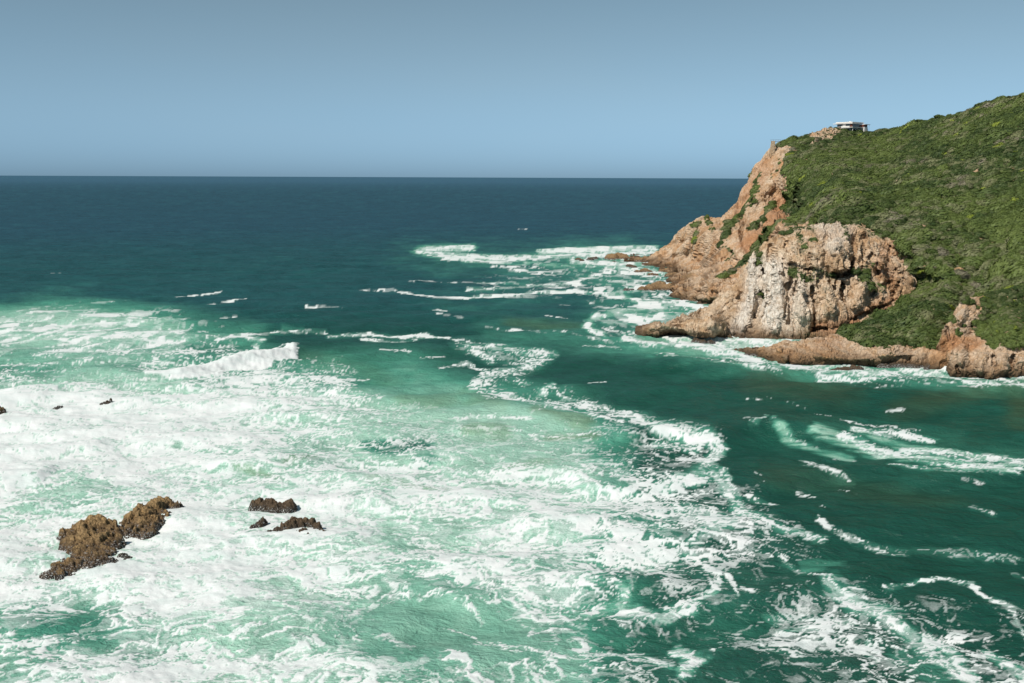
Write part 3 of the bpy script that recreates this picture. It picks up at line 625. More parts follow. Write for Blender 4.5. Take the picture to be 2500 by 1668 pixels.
    fac = n.math('MULTIPLY', n.math('MINIMUM', fr.outputs[0], 0.16), n.math('SUBTRACT', 1.0, fm))
    mx = n.n.new('ShaderNodeMixShader'); n.l.new(fac, mx.inputs[0]); n.l.new(n.b.outputs[0], mx.inputs[1]); n.l.new(gl.outputs[0], mx.inputs[2])
    outn = [x for x in n.n if x.type == 'OUTPUT_MATERIAL'][0]; n.l.new(mx.outputs[0], outn.inputs['Surface'])
    o = link('sea', me, None, m); tag(o, kind='structure')
    return o
build_sea()

# ------------------------------------------------------------------ land: surfaces through surveyed points
def rbf_fit(P, v):
    """thin plate in inverse distance, so that planes stay planes"""
    P = P / 500.0; n = len(P)
    r = np.hypot(P[:, None, 0] - P[None, :, 0], P[:, None, 1] - P[None, :, 1])
    K = np.where(r > 0, r * r * np.log(r + 1e-12), 0) + np.eye(n) * 2e-4
    A = np.zeros((n + 3, n + 3)); A[:n, :n] = K; A[:n, n] = 1; A[:n, n + 1:] = P; A[n, :n] = 1; A[n + 1:, :n] = P.T
    w = np.linalg.solve(A, np.r_[v, 0, 0, 0])
    def f(px, py):
        q = np.stack([px, py], -1).reshape(-1, 2) / 500.0; out = np.zeros(len(q))
        for s in range(0, len(q), 20000):
            qq = q[s:s + 20000]
            r = np.hypot(qq[:, None, 0] - P[None, :, 0], qq[:, None, 1] - P[None, :, 1])
            out[s:s + 20000] = np.where(r > 0, r * r * np.log(r + 1e-12), 0) @ w[:n] + w[n] + qq @ w[n + 1:]
        return out.reshape(np.shape(px))
    return f
def sheet(pts_Y, pts_z, bottom, top, x0, x1, step, back, relief=()):
    """mesh grid of the visible side plus rows going over the crest and down behind it"""
    P = [(a, b) for a, b, _ in pts_Y] + [(a, b) for a, b, _ in pts_z]
    Yv = [c for _, _, c in pts_Y] + [float(Y_of_z(a, b, c)) for a, b, c in pts_z]
    f = rbf_fit(np.array(P, float), 1.0 / np.array(Yv))
    xs = np.arange(x0, x1 + step, step)
    bt = np.interp(xs, *np.array(bottom, float).T); tp = np.interp(xs, *np.array(top, float).T)
    tp = np.minimum(tp, bt - 1.0)
    nr = int(max(bt - tp) / step) + 2
    t = np.linspace(0, 1, nr)[:, None]
    PX = np.broadcast_to(xs, (nr, len(xs))).copy(); PY = bt * (1 - t) + tp * t
    Yd = 1.0 / f(PX, PY)
    for w, d, k, pts in relief: Yd = Yd + d * stroke(PX, PY, pts, w, k)
    V = at_Y(PX, PY, Yd)
    return V, PX, PY, back
def add_back(V, back):
    """rows behind the crest: (metres back, fraction of height)"""
    top = V[-1]; rows = []
    dirh = top.copy(); dirh[:, 2] = 0; dirh /= np.linalg.norm(dirh, axis=1)[:, None]
    for s, fr in back:
        r = top + dirh * s; r[:, 2] = np.where(top[:, 2] > 0, -4 + (top[:, 2] + 4) * fr, top[:, 2] - 2 * (1 - fr)); rows.append(r)
    return np.concatenate([V, np.array(rows)], 0)
def normals(V):
    du = np.gradient(V, axis=1); dv = np.gradient(V, axis=0)
    n = np.cross(du, dv); n /= np.linalg.norm(n, axis=2)[..., None] + 1e-9
    return n
def rough_rock(V, rock, axis_rot, amp=1.0, seed=0, stretch=3.2, sizes=((7.0, 1.5), (2.6, 0.75), (1.1, 0.3))):
    """fractured blocks elongated along the joints"""
    N = normals(V); sh = V.shape; P = V.reshape(-1, 3)
    R = np.array(Matrix.Rotation(axis_rot[0], 3, 'X') @ Matrix.Rotation(axis_rot[1], 3, 'Y'))
    Q = P @ R; Q = Q + 1.6 * np.stack([fbm(P * 0.12, 3, seed + 1), fbm(P * 0.12, 3, seed + 2), fbm(P * 0.12, 3, seed + 3)], -1)
    Q[:, 2] /= stretch
    d = 0
    for k, (size, a) in enumerate(sizes):
        v, e = cells(Q / size, seed + 10 * k)
        d = d + a * v - a * 0.5 * (1 - smooth(0.0, 0.14, e))
    d = d + 1.3 * fbm(P * 0.09, 4, seed + 5) + 0.35 * fbm(P * 0.9, 3, seed + 6)
    Pv = P @ np.array(Matrix.Rotation(0.7, 3, 'Z')); 
    veg = 2.6 * fbm(P * 0.022, 2, seed + 8) + 2.0 * fbm(Pv * np.array([0.10, 0.22, 0.16]), 3, seed + 7)
    d = d * rock.ravel() * amp + veg * (1 - rock.ravel())
    return V + N * d.reshape(sh[:2])[..., None]
def land_object(name, V, PX, PY, attrs, mat, back, label=None, cat=None, kind='structure'):
    nv = add_back(V, back); k = len(back)
    at = {a: np.concatenate([v, np.repeat(v[-1:], k, 0)], 0).ravel() for a, v in attrs.items()}
    me = np_mesh(name, nv.reshape(-1, 3), grid_faces(*nv.shape[:2]), False, at)
    o = link(name, me, None, mat); tag(o, label, cat, None, kind)
    return o, nv, at

MAT_ROCK = rock_material('quartzite_rock')
MAT_SCREE = rock_material('outcrop_rock', base=(0.56, 0.39, 0.24), pale=(0.74, 0.59, 0.435), rust=(0.52, 0.32, 0.165), dip=0.25)

def jag(pts, amp, seed, step=7):
    """uneven outline between measured outline points"""
    p = np.array(pts, float); xs = np.arange(p[0, 0], p[-1, 0] + step, step); ys = np.interp(xs, p[:, 0], p[:, 1])
    q = P3(xs / 22.0, xs * 0 + seed * 3.7); ys = ys + amp * fbm(q, 4, seed, 0.6)
    return list(zip(xs, ys))

# --- main headland
A_TOP = [(1480,645),(1548,634),(1587,627),(1616,605),(1641,590),(1655,568),(1679,544),(1708,530),(1738,521),(1757,531),(1771,521),(1791,500),(1810,471),(1825,435),
         (1839,408),(1859,384),(1876,364),(1888,356),(1896,350),(1905,345),(1922,339),(1951,333),(1975,327),(1999,316),(2040,312),(2080,318),(2120,322),(2145,325),(2179,320),(2227,310),
         (2276,298),(2324,283),(2348,271),(2387,252),(2436,239),(2500,234),(2600,222),(2800,215),(3300,225)]
A_BOT = [(1480,690),(1540,720),(1600,755),(1640,770),(1700,785),(1780,800),(1850,805),(1990,815),(2030,840),(2060,925),(2100,935),(2300,925),(2420,950),(2550,985),(2800,1000),(3300,1020)]
A_Y = [(1738,522,640),(1700,600,612),(1655,568,655),(1616,605,662),(1587,627,664),(1650,620,640),(1708,530,640),(1757,530,635),(1700,640,595),(1640,635,640),
       (1791,500,640),(1825,435,645),(1859,384,650),(1905,345,640),(1951,332,650),(2040,311,680),(2080,320,685),(2145,324,670),(2227,309,640),(2324,282,610),(2436,238,580),
       (2500,233,560),(2600,215,540),(2800,205,520),(1925,380,618),(1920,450,590),(1925,520,545),(1850,480,600),(1800,560,570),(1850,560,545),(1880,520,560),(1760,620,545),(1791,651,500),
       (1850,650,460),(1900,620,450),(1950,600,430),(2050,600,420),(2130,620,410),(1919,560,410),(2056,545,396),(2152,576,386),(2198,619,374),(2231,697,356),(2208,722,348),
       (2143,776,337),(2065,806,331),(2000,760,372),(2100,700,385),(2300,700,343),(2400,600,372),(2500,560,378),(2500,400,450),(2300,500,415),(2150,450,490),
       (2050,400,560),(2000,450,520),(1985,500,470),(2300,400,490),(2400,300,545),(2200,380,550),(2500,300,520),(2600,400,445),(2600,600,350),(2300,780,313),(2345,745,338),(2335,800,318),(3300,200,470),(3300,600,330),(3000,400,430)]
A_Z = [(1500,665,-3),(1548,640,-0.5),(1560,700,-4),(1600,648,0.3),(1600,735,-4),(1640,659,1),(1670,668,2),(1650,740,-1),(1660,704,2),(1700,725,2.0),(1694,736,0.3),(1742,744,0.5),(1700,705,4),(1740,700,8),(1775,710,8),(1780,760,2),(1700,780,-4),(1800,800,-4),
       (1620,690,-1.5),(1680,683,1.5),(1715,668,5),
       (2100,860,3),(2200,866,3),(2300,868,3.5),(2150,838,6),(2230,832,6),(2100,905,-3),(2200,915,-3),(2350,945,-5),(2500,960,-5),(2700,1000,-6),(2040,900,-3),(2080,835,4.5),
       (2400,850,5),(2500,850,5),(2700,850,6),(2500,760,14),(3300,980,-5),(3300,800,12)]
A_GREEN = [(1890,352),(1905,340),(1880,300),(3400,50),(3400,900),(2330,870),(2255,845),(2180,852),(2140,858),(2110,852),(2086,842),(2062,825),(2050,806),(2100,790),(2143,770),
           (2208,720),(2225,690),(2205,645),(2190,600),(2160,580),(2110,556),(2056,540),(1950,545),(1915,548),(1925,520),(1931,471),(1921,442),(1912,404),(1924,379),(1936,360)]
A_STR = [(9, .8, 1, [(1855,425),(1842,480),(1810,530),(1780,560)]), (10, .95, 1, [(1812,530),(1790,548),(1770,575),(1755,600)]), (9, .85, 1, [(1885,500),(1862,535),(1830,560)]),
         (13, .95, 1, [(1897,545),(1868,580),(1842,615),(1820,640),(1790,662),(1765,678)]), (9, .7, 1, [(1728,535),(1738,560)]), (8, .8, 1, [(1700,570),(1698,590)]), (6,.7,1,[(1690,545),(1712,550)]),
         (7, .7, 1, [(1770,600),(1790,620),(1780,640)]), (6,.5,1,[(1905,380),(1880,440)]), (5,.6,1,[(1842,400),(1832,430)])]
RELIEF_A = [(9, 5, 1, [(1750,612),(1720,635),(1700,655)]), (6, 5, 1, [(1768,632),(1764,645)]), (5, 4, 1, [(1806,615),(1802,622)]), (8, 5, 1, [(1812,560),(1818,600)]),
            (10, -7, 1, [(1860,550),(1830,590),(1800,625)]), (10, -6, 1, [(1880,450),(1840,500),(1800,540)]), (12, -7, 1, [(1790,505),(1760,560),(1700,620)]),
            (8, 5, 1, [(1812,530),(1780,560)]), (10, -7, 1, [(1740,560),(1690,600),(1620,625)]), (8, -7, 1.3, [(1750,690),(1700,700),(1650,706)]),
            (6, -5, 1.3, [(1780,722),(1720,728),(1665,718)]), (5, 5, 1.4, [(1760,712),(1700,714)]), (26, 12, 1, [(2230,700),(2270,690)])]
V, PX, PY, _ = sheet(A_Y, A_Z, A_BOT, jag(A_TOP, 2.2, 3), 1482, 3280, 2.8, None, RELIEF_A)
nz = fbm(np.stack([PX.ravel() / 16, PY.ravel() / 16, PX.ravel() * 0], -1), 4, 91).reshape(PX.shape)
green = inside(PX + 17 * nz, PY + 12 * nz, A_GREEN, 8)
for w, v, k, pts in A_STR: green = np.maximum(green, v * stroke(PX + 7 * nz, PY + 7 * nz, pts, w * 0.5, k))
stony = inside(PX + 12 * nz, PY + 6 * nz, [(1968,326),(1999,312),(2045,306),(2062,318),(2050,330),(2020,338),(1985,342),(1965,340)], 5)
for w, pts in ((5, [(1982,346),(1996,340)]), (3, [(1982,352),(1990,346),(2004,340)]), (4, [(1938,362),(1942,358)]), (4, [(2092,318),(2100,322)]), (3, [(2125,323),(2140,324)])):
    stony = np.maximum(stony, stroke(PX, PY, pts, w))
stony = np.maximum(stony, 0.9 * stroke(PX + 8 * nz, PY + 4 * nz, [(2080,845),(2180,850),(2300,850)], 7, 1.0))
green = green * (1 - 0.75 * stony)
flat_rock = 1 - green
V0 = V
V = rough_rock(V, flat_rock, (0.25, 0.65), 0.9, 100, 3.2)
rusty = np.clip(inside(PX, PY, [(1960,440),(1880,500),(1800,600),(1840,640),(1900,560),(1940,520)], 12) + 0.7 * stroke(PX, PY, [(1870,400),(1830,470),(1800,520)], 18), 0, 1)
land_A, VA, ATA = land_object('headland', V, PX, PY, {'veg': green, 'rusty': rusty * (1 - green), 'guano': PX * 0, 'lichen': 0.5 * green}, MAT_ROCK,
            [(3, 0.985), (12, 0.95), (40, 0.8), (90, 0.5), (130, 0.2), (150, 0.0)])

# --- pale outcrop standing in the sea in front of it
B_TOP = [(1545,822),(1556,808),(1580,801),(1604,793),(1620,791),(1639,787),(1655,778),(1665,773),(1690,766),(1711,758),(1741,746),(1752,732),(1770,715),(1797,696),(1812,673),(1818,650),(1823,640),(1836,624),(1850,604),
         (1860,594),(1884,575),(1919,560),(1945,552),(1967,549),(2000,547),(2021,545),(2056,545),(2085,548),(2110,556),(2130,566),(2152,575),(2184,597),(2198,617),(2203,630),(2210,650),(2226,657),(2236,690),(2240,700)]
B_BOT = [(1545,826),(1556,826),(1580,840),(1604,848),(1680,852),(1810,858),(1917,862),(1990,858),(2012,840),(2035,826),(2065,812),(2110,796),(2143,782),(2180,755),(2208,730),(2231,706),(2240,702)]
B_Y = [(2009,828,337),(2065,806,335),(2143,776,341),(2208,722,352),(2236,697,360),(2200,617,380),(2152,576,390),(2056,545,396),(1967,549,388),(1919,560,385),(1884,574,384),(1860,595,384),(1836,625,384),(1821,643,386),(1812,673,384),
       (1797,697,380),(1770,714,382),(1741,750,380),(1711,760,383),
       (1860,680,368),(1860,760,352),(1900,800,340),(1980,800,336),(1980,720,340),(1980,650,347),(1980,610,352),(1980,575,366),(2060,570,369),(2060,620,350),(2056,680,345),(2060,740,337),(2060,780,335),
       (2130,620,362),(2130,680,350),(2130,740,341),(2180,680,355),(1830,780,355),(1780,780,355),(1740,790,352),(2170,610,374),(1930,580,372),(1900,620,368)]
B_Z = [(1556,812,0.2),(1600,815,1.5),(1600,800,3.5),(1640,800,3.5),(1680,800,4),(1694,822,0),(1740,824,0),(1810,830,0),(1860,832,0),(1917,832,0),(1650,818,0),(1600,835,-3),(1700,846,-3),(1800,852,-3),(1917,856,-3),(1980,852,-3),(1560,835,-3),(1545,820,-2),(1740,790,9),(1700,780,6)]
RELIEF_B = [ # + recess, - bulge (metres), traced cracks, ledges and ribs
 (4, 8, 1, [(1863,650),(1866,690),(1858,720)]), (6, 5, 1, [(1858,720),(1850,745),(1838,775)]), (9, -5, 1, [(1835,640),(1838,700),(1832,760),(1815,800)]),
 (14, -4, 1, [(1895,640),(1900,700),(1895,760),(1890,800)]), (5, 4, 1, [(1925,690),(1930,740),(1925,790)]),
 (7, 10, 1, [(2083,580),(2087,620),(2080,650),(2068,668)]), (5, 6, 1, [(2110,570),(2112,610),(2100,640)]), (7, 7, 1.5, [(2035,672),(2060,674),(2085,664)]), (4, 5, 1.4, [(2140,662),(2165,662),(2190,655)]),
 (14, -6, 1, [(2040,600),(2050,640),(2050,655)]), (12, -6, 1, [(2140,600),(2155,640)]), (12, -4, 1, [(1990,600),(1985,650)]),
 (6, 6, 1.5, [(1930,645),(1960,655),(1990,660)]), (5, 7, 1, [(1985,700),(1990,750),(1988,800)]), (5, 6, 1, [(2056,690),(2058,730),(2062,760)]), (12, -4, 1, [(2020,700),(2025,760)]),
 (12, -4, 1, [(1955,700),(1958,770)]), (14, -4, 1, [(2110,700),(2090,740)]), (9, 9, 1.6, [(1990,806),(2030,800),(2055,792)]), (6, 5, 1.6, [(2070,782),(2110,770),(2160,745)]),
 (5, 4, 1, [(2195,690),(2180,720)]), (4, 4, 1, [(1945,690),(1938,720)]), (4, 4, 1, [(2020,560),(2015,600)]), (9, 4, 1.2, [(1915,590),(1935,620)]),
 (7, -4, 1.4, [(1620,795),(1680,806),(1740,815)]), (5, 4, 1.2, [(1800,745),(1765,765),(1740,772)]), (9, -4, 1.2, [(1800,715),(1770,735),(1745,755)]),
 (5,4,1,[(1880,600),(1875,640)]), (5,5,1,[(2170,690),(2150,700),(2130,720)]),
]
for i in range(26):   # finer joints between the traced ones
    x = 1870 + i * 13.5 + RNG.uniform(-4, 4); y0 = RNG.uniform(560, 700); L = RNG.uniform(40, 110)
    RELIEF_B.append((RNG.uniform(2.2, 4.5), RNG.choice([2.4, 3.2, -2.2]), 1, [(x, y0), (x + RNG.uniform(-4, 5), y0 + L / 2), (x + RNG.uniform(-9, 6), y0 + L)]))
V, PX, PY, _ = sheet(B_Y, B_Z, B_BOT, jag(B_TOP, 3.5, 5), 1546, 2238, 1.9, None, RELIEF_B)
nz = fbm(np.stack([PX.ravel() / 14, PY.ravel() / 14, PX.ravel() * 0], -1), 4, 92).reshape(PX.shape)
green = np.zeros(PX.shape)
for w, v, k, pts in [(7, .9, 1.2, [(1920,560),(1960,556),(1985,560)]), (9, .8, 1, [(1950,570),(1960,600),(1955,620)]), (6, .8, 1, [(2060,548),(2066,575)]), (6, .7, 1, [(2090,552),(2130,572)]),
                     (8, .9, 1, [(1850,610),(1860,640)]), (9, .9, 1.2, [(1935,660),(1965,676),(1985,680)]), (9, .8, 1.2, [(1990,662),(2030,672)]), (12, .9, 1, [(2125,650),(2110,675),(2125,700),(2145,705)]), (5, .9, 1, [(1858,713),(1860,722)])]:
    green = np.maximum(green, v * stroke(PX + 6 * nz, PY + 6 * nz, pts, w, k))
V = rough_rock(V, 1 - 0.6 * green, (0.1, -0.12), 0.82, 200, 3.6, ((6.5, 1.3), (2.4, 0.75), (1.0, 0.32)))
guano = np.clip(0.85 * stroke(PX, PY, [(1842,640),(1838,690),(1828,740),(1815,780),(1800,805)], 20) + 0.85 * stroke(PX, PY, [(1890,655),(1892,700),(1880,745),(1890,790)], 31), 0, 1)
guano = np.maximum(guano, 0.5 * stroke(PX, PY, [(2010,555),(2060,570),(2030,600)], 22)); guano = np.maximum(guano, 0.5 * stroke(PX, PY, [(1950,700),(1930,800)], 34))
rusty = np.clip(stroke(PX, PY, [(2000,800),(2060,795),(2110,775),(2170,740)], 20) + 0.6 * stroke(PX, PY, [(2170,600),(2150,640),(2180,690)], 20), 0, 1)
land_B, VB, ATB = land_object('rock_outcrop', V, PX, PY, {'veg': green, 'rusty': rusty, 'guano': guano, 'lichen': green * 0.9}, MAT_SCREE,
            [(2, 0.97), (8, 0.93), (16, 0.85), (26, 0.6), (34, 0.0)])

# --- low shelf in front
C_TOP = [(1768,862),(1778,855),(1806,848),(1830,847),(1848,845),(1878,845),(1888,840),(1899,835),(1920,831),(1937,829),(1967,828),(1990,826),(2009,824),(2027,818),(2050,816),(2080,835),(2120,850),(2200,852),(2262,848),(2290,846),(2310,850)]
C_BOT = [(1768,866),(1790,880),(1849,892),(1936,912),(2033,912),(2150,915),(2220,918),(2310,918)]
C_Z = [(1778,857,0.2),(1806,850,1.2),(1800,858,0.6),(1850,870,0.3),(1850,850,2.6),(1900,882,0.5),(1900,837,4.6),(1936,891,0.2),(1937,831,5.2),(1967,830,5.4),(2009,828,5.6),(2033,889,0.2),(2000,860,3.4),(2100,888,0.2),(2100,870,2.4),(2100,852,4.3),
       (2150,893,0.1),(2200,882,1.2),(2256,890,0.3),(2250,860,3.6),(2290,852,4.0),(1850,885,-2),(1936,905,-2.5),(2033,905,-2.5),(2150,908,-2.5),(2250,908,-2.5),(1780,872,-2),(2050,820,6),(1768,864,-1.5),(2310,870,2.5),(2310,900,-2)]
RELIEF_C = [(6, -2, 1, [(1900,850),(1920,875)]), (5, 1.8, 1, [(1935,860),(1925,890)]), (6, -2, 1.4, [(1990,868),(2060,876),(2130,876)]), (5, 1.6, 1, [(2286,868),(2290,880)]), (7, -2, 1.4, [(2150,868),(2230,866),(2270,868)])]
V, PX, PY, _ = sheet([], C_Z, C_BOT, jag(C_TOP, 2.0, 9), 1769, 2308, 1.9, None, RELIEF_C)
V = rough_rock(V, PX * 0 + 1, (1.2, -0.3), 0.5, 300, 2.2, ((4.5, 0.8), (1.8, 0.55), (0.8, 0.3)))
land_object('rock_shelf', V, PX, PY, {'veg': PX * 0, 'rusty': 0.5 * inside(PX, PY, [(2230,845),(2300,845),(2300,870),(2230,866)], 8) + 0.35 * inside(PX, PY, [(1990,822),(2060,822),(2060,850),(1990,850)], 8), 'guano': PX * 0, 'lichen': PX * 0}, MAT_ROCK,
            [(2, 0.9), (5, 0.6), (9, 0.2), (12, 0.0)])

# --- near knob on the right
D_TOP = [(2268,882),(2278,866),(2284,849),(2290,832),(2297,818),(2305,805),(2312,792),(2322,778),(2328,762),(2333,752),(2343,738),(2356,731),(2370,727),(2395,722),(2421,713),(2450,704),(2500,698),(2600,680),(2800,660),(3300,670)]
D_BOT = [(2268,892),(2285,905),(2320,930),(2360,945),(2421,962),(2500,958),(2600,958),(2800,965),(3300,975)]
D_Z = [(2278,884,0.5),(2285,852,5),(2295,892,0.2),(2297,820,9.5),(2314,792,12.5),(2324,915,0.1),(2343,738,18),(2370,728,19.5),(2421,714,21),(2500,700,22.5),(2421,927,0),(2500,919,0),(2600,917,0),(2800,915,0),(2320,860,5.5),(2350,820,9.5),(2400,850,7),(2400,790,12.5),
       (2450,800,12.5),(2500,850,7.5),(2500,780,14.5),(2600,780,15),(2324,930,-3),(2421,950,-4),(2500,950,-4),(2700,950,-4),(2370,890,3),(2450,890,3.5),(2550,880,4.5),(2360,770,15),(2800,680,26),(2800,800,14),(2600,690,24),(3300,915,0),(3300,800,13),(3300,690,23),(3300,955,-4)]
RELIEF_D = [(4, 2.5, 1, [(2335,895),(2340,912)]), (4, 2.5, 1, [(2425,870),(2430,895)]), (4, 3, 1, [(2475,870),(2470,900)]), (12, -3, 1, [(2350,840),(2345,880)]), (12, -3, 1, [(2400,870),(2390,900)]), (5, 3, 1, [(2372,790),(2368,815)]),
            (12, -3, 1, [(2355,745),(2345,780)]), (14, -3, 1, [(2450,880),(2455,900)]), (5,2.5,1,[(2310,800),(2318,830)])]
V, PX, PY, _ = sheet([], D_Z, D_BOT, jag(D_TOP, 3.0, 12), 2269, 3280, 2.3, None, RELIEF_D)
nz = fbm(np.stack([PX.ravel() / 14, PY.ravel() / 14, PX.ravel() * 0], -1), 4, 93).reshape(PX.shape)
green = inside(PX + 5 * nz, PY + 7 * nz, [(2398,730),(2392,775),(2374,788),(2378,808),(2421,845),(2500,850),(3400,850),(3400,600),(2500,640),(2421,700)], 5)
for w, pts in ((5, [(2322,778),(2335,785)]), (6, [(2338,810),(2345,818)]), (5, [(2355,735),(2375,740)])): green = np.maximum(green, stroke(PX, PY, pts, w))
V = rough_rock(V, 1 - green, (0.5, 0.5), 0.55, 400, 1.9, ((4.0, 0.8), (1.7, 0.6), (0.8, 0.35)))
land_D, VD, ATD = land_object('rock_knoll', V, PX, PY, {'veg': green, 'rusty': 0.8 * inside(PX, PY, [(2290,830),(2330,810),(2400,830),(2400,850),(2290,860)], 10), 'guano': PX * 0, 'lichen': 0.6 * green}, MAT_ROCK,
            [(3, 0.99), (10, 0.93), (20, 0.8), (30, 0.5), (40, 0.0)])
#@@NEXT

# ------------------------------------------------------------------ scrub on the slopes
def leaf_material(name, tint_attr=None):
    n = NT(name)
    p = n.pos()
    if tint_attr: t = n.attr(tint_attr, 'INSTANCER').outputs['Fac']; r = n.attr('kind_of', 'INSTANCER').outputs['Fac']
    else:
        oi = n.n.new('ShaderNodeObjectInfo'); t = oi.outputs['Random']; r = n.math('MULTIPLY', t, 0.45)
    f, _ = n.noise(p, 1.1, 4, 0.65)
    c = n.mix(t, (0.020, 0.045, 0.009), (0.104, 0.142, 0.032))
    c = n.mix(n.mapr(r, 0.52, 0.66), c, (0.165, 0.170, 0.085))        # grey-green kind
    c = n.mix(n.mapr(r, 0.80, 0.84), c, (0.19, 0.165, 0.12))        # dry twiggy kind
    c = n.mix(n.mapr(r, 0.94, 0.96), c, (0.22, 0.27, 0.030))         # bright yellow-green kind
    sh = n.attr('leaf').outputs['Fac']
    c = n.mix(n.math('MULTIPLY', sh, 0.55), c, n.mix(0.5, c, (0.21, 0.25, 0.08)))
    c = n.mix(n.mapr(f, 0.35, 0.65, 0.35, 0.0), c, (0.02, 0.03, 0.01))
    n.b.inputs['Transmission Weight'].default_value = 0.0
    return n.out(c, 0.6, None, 0.25)
M_SCRUB = leaf_material('scrub_leaves', 'tint')
M_SHRUB = leaf_material('shrub_leaves')
def bush_mesh(name, seed, leaves=330, lean=0.35):
    """a wind-pressed cushion of leaf sprays over a darker inner dome"""
    rg = np.random.default_rng(seed)
    nu, nv = 12, 6
    th, ph = np.meshgrid(np.linspace(0, 2 * np.pi, nu, endpoint=False), np.linspace(0, 0.54 * np.pi, nv))
    D = np.stack([np.sin(ph) * np.cos(th), np.sin(ph) * np.sin(th), np.cos(ph)], -1).reshape(-1, 3)
    def rad(D): return 0.80 + 0.26 * fbm(D * 1.9 + seed * 3.1, 3, seed)
    V = D * rad(D)[:, None] * np.array([1.0, 1.0, 0.75])  # solid dome added inside to block light between the leaves
    F_ = []
    for i in range(nv - 1):
        for j in range(nu): F_.append((i * nu + j, (i + 1) * nu + j, (i + 1) * nu + (j + 1) % nu, i * nu + (j + 1) % nu))
    L = rg.normal(size=(leaves, 3)); L[:, 2] = np.abs(L[:, 2]) * 0.9 - 0.12; L /= np.linalg.norm(L, axis=1)[:, None]
    C = L * (rad(L) * rg.uniform(0.92, 1.14, leaves))[:, None] * np.array([1, 1, 0.78])
    a = rg.normal(size=(leaves, 3)); a -= (a * L).sum(1)[:, None] * L * 0.75; a /= np.linalg.norm(a, axis=1)[:, None]
    b = np.cross(L + rg.normal(size=(leaves, 3)) * 0.5, a); b /= np.linalg.norm(b, axis=1)[:, None]
    s = rg.uniform(0.09, 0.19, leaves)[:, None]
    Q = np.stack([C - a * s, C + b * s * 0.55, C + a * s * 1.3 + L * s * 0.3, C - b * s * 0.55], 1).reshape(-1, 3)
    n0 = len(V); V = np.concatenate([V, Q]); F_ += [(n0 + 4 * i, n0 + 4 * i + 1, n0 + 4 * i + 2, n0 + 4 * i + 3) for i in range(leaves)]
    V[:, 0] += lean * V[:, 2] ** 2
    lf = np.concatenate([np.zeros(n0), np.repeat(rg.uniform(0.1, 1, leaves), 4)])
    me = np_mesh(name, V, np.array(F_), False, {'leaf': lf})
    return me
SCRUB_PROTOS = []
for i in range(5):
    me = bush_mesh('scrub_bush', 20 + i); me.materials.append(M_SCRUB)
    SCRUB_PROTOS.append(bpy.data.objects.new('scrub_bush', me))

def sample_sheet(V, G, dens, rg, jitter=0.0):
    """random points on a quad sheet where G is high: dens per square metre"""
    a, b, c, d = V[:-1, :-1], V[:-1, 1:], V[1:, 1:], V[1:, :-1]
    n = 0.5 * np.cross(c - a, d - b); ar = np.linalg.norm(n, axis=2)
    g = 0.25 * (G[:-1, :-1] + G[:-1, 1:] + G[1:, 1:] + G[1:, :-1])
    k = rg.poisson(ar * dens * np.clip(g * 1.15 - 0.1, 0, 1))
    i, j = np.nonzero(k); r = np.repeat(np.arange(len(i)), k[i, j]); i, j = i[r], j[r]
    u, v = rg.random(len(i))[:, None], rg.random(len(i))[:, None]
    P = (a[i, j] * (1 - u) + b[i, j] * u) * (1 - v) + (d[i, j] * (1 - u) + c[i, j] * u) * v
    nn = n[i, j] / (ar[i, j][:, None] + 1e-9); nn *= np.sign(nn[:, 2:3] + 1e-9)
    return P, nn, g[i, j]
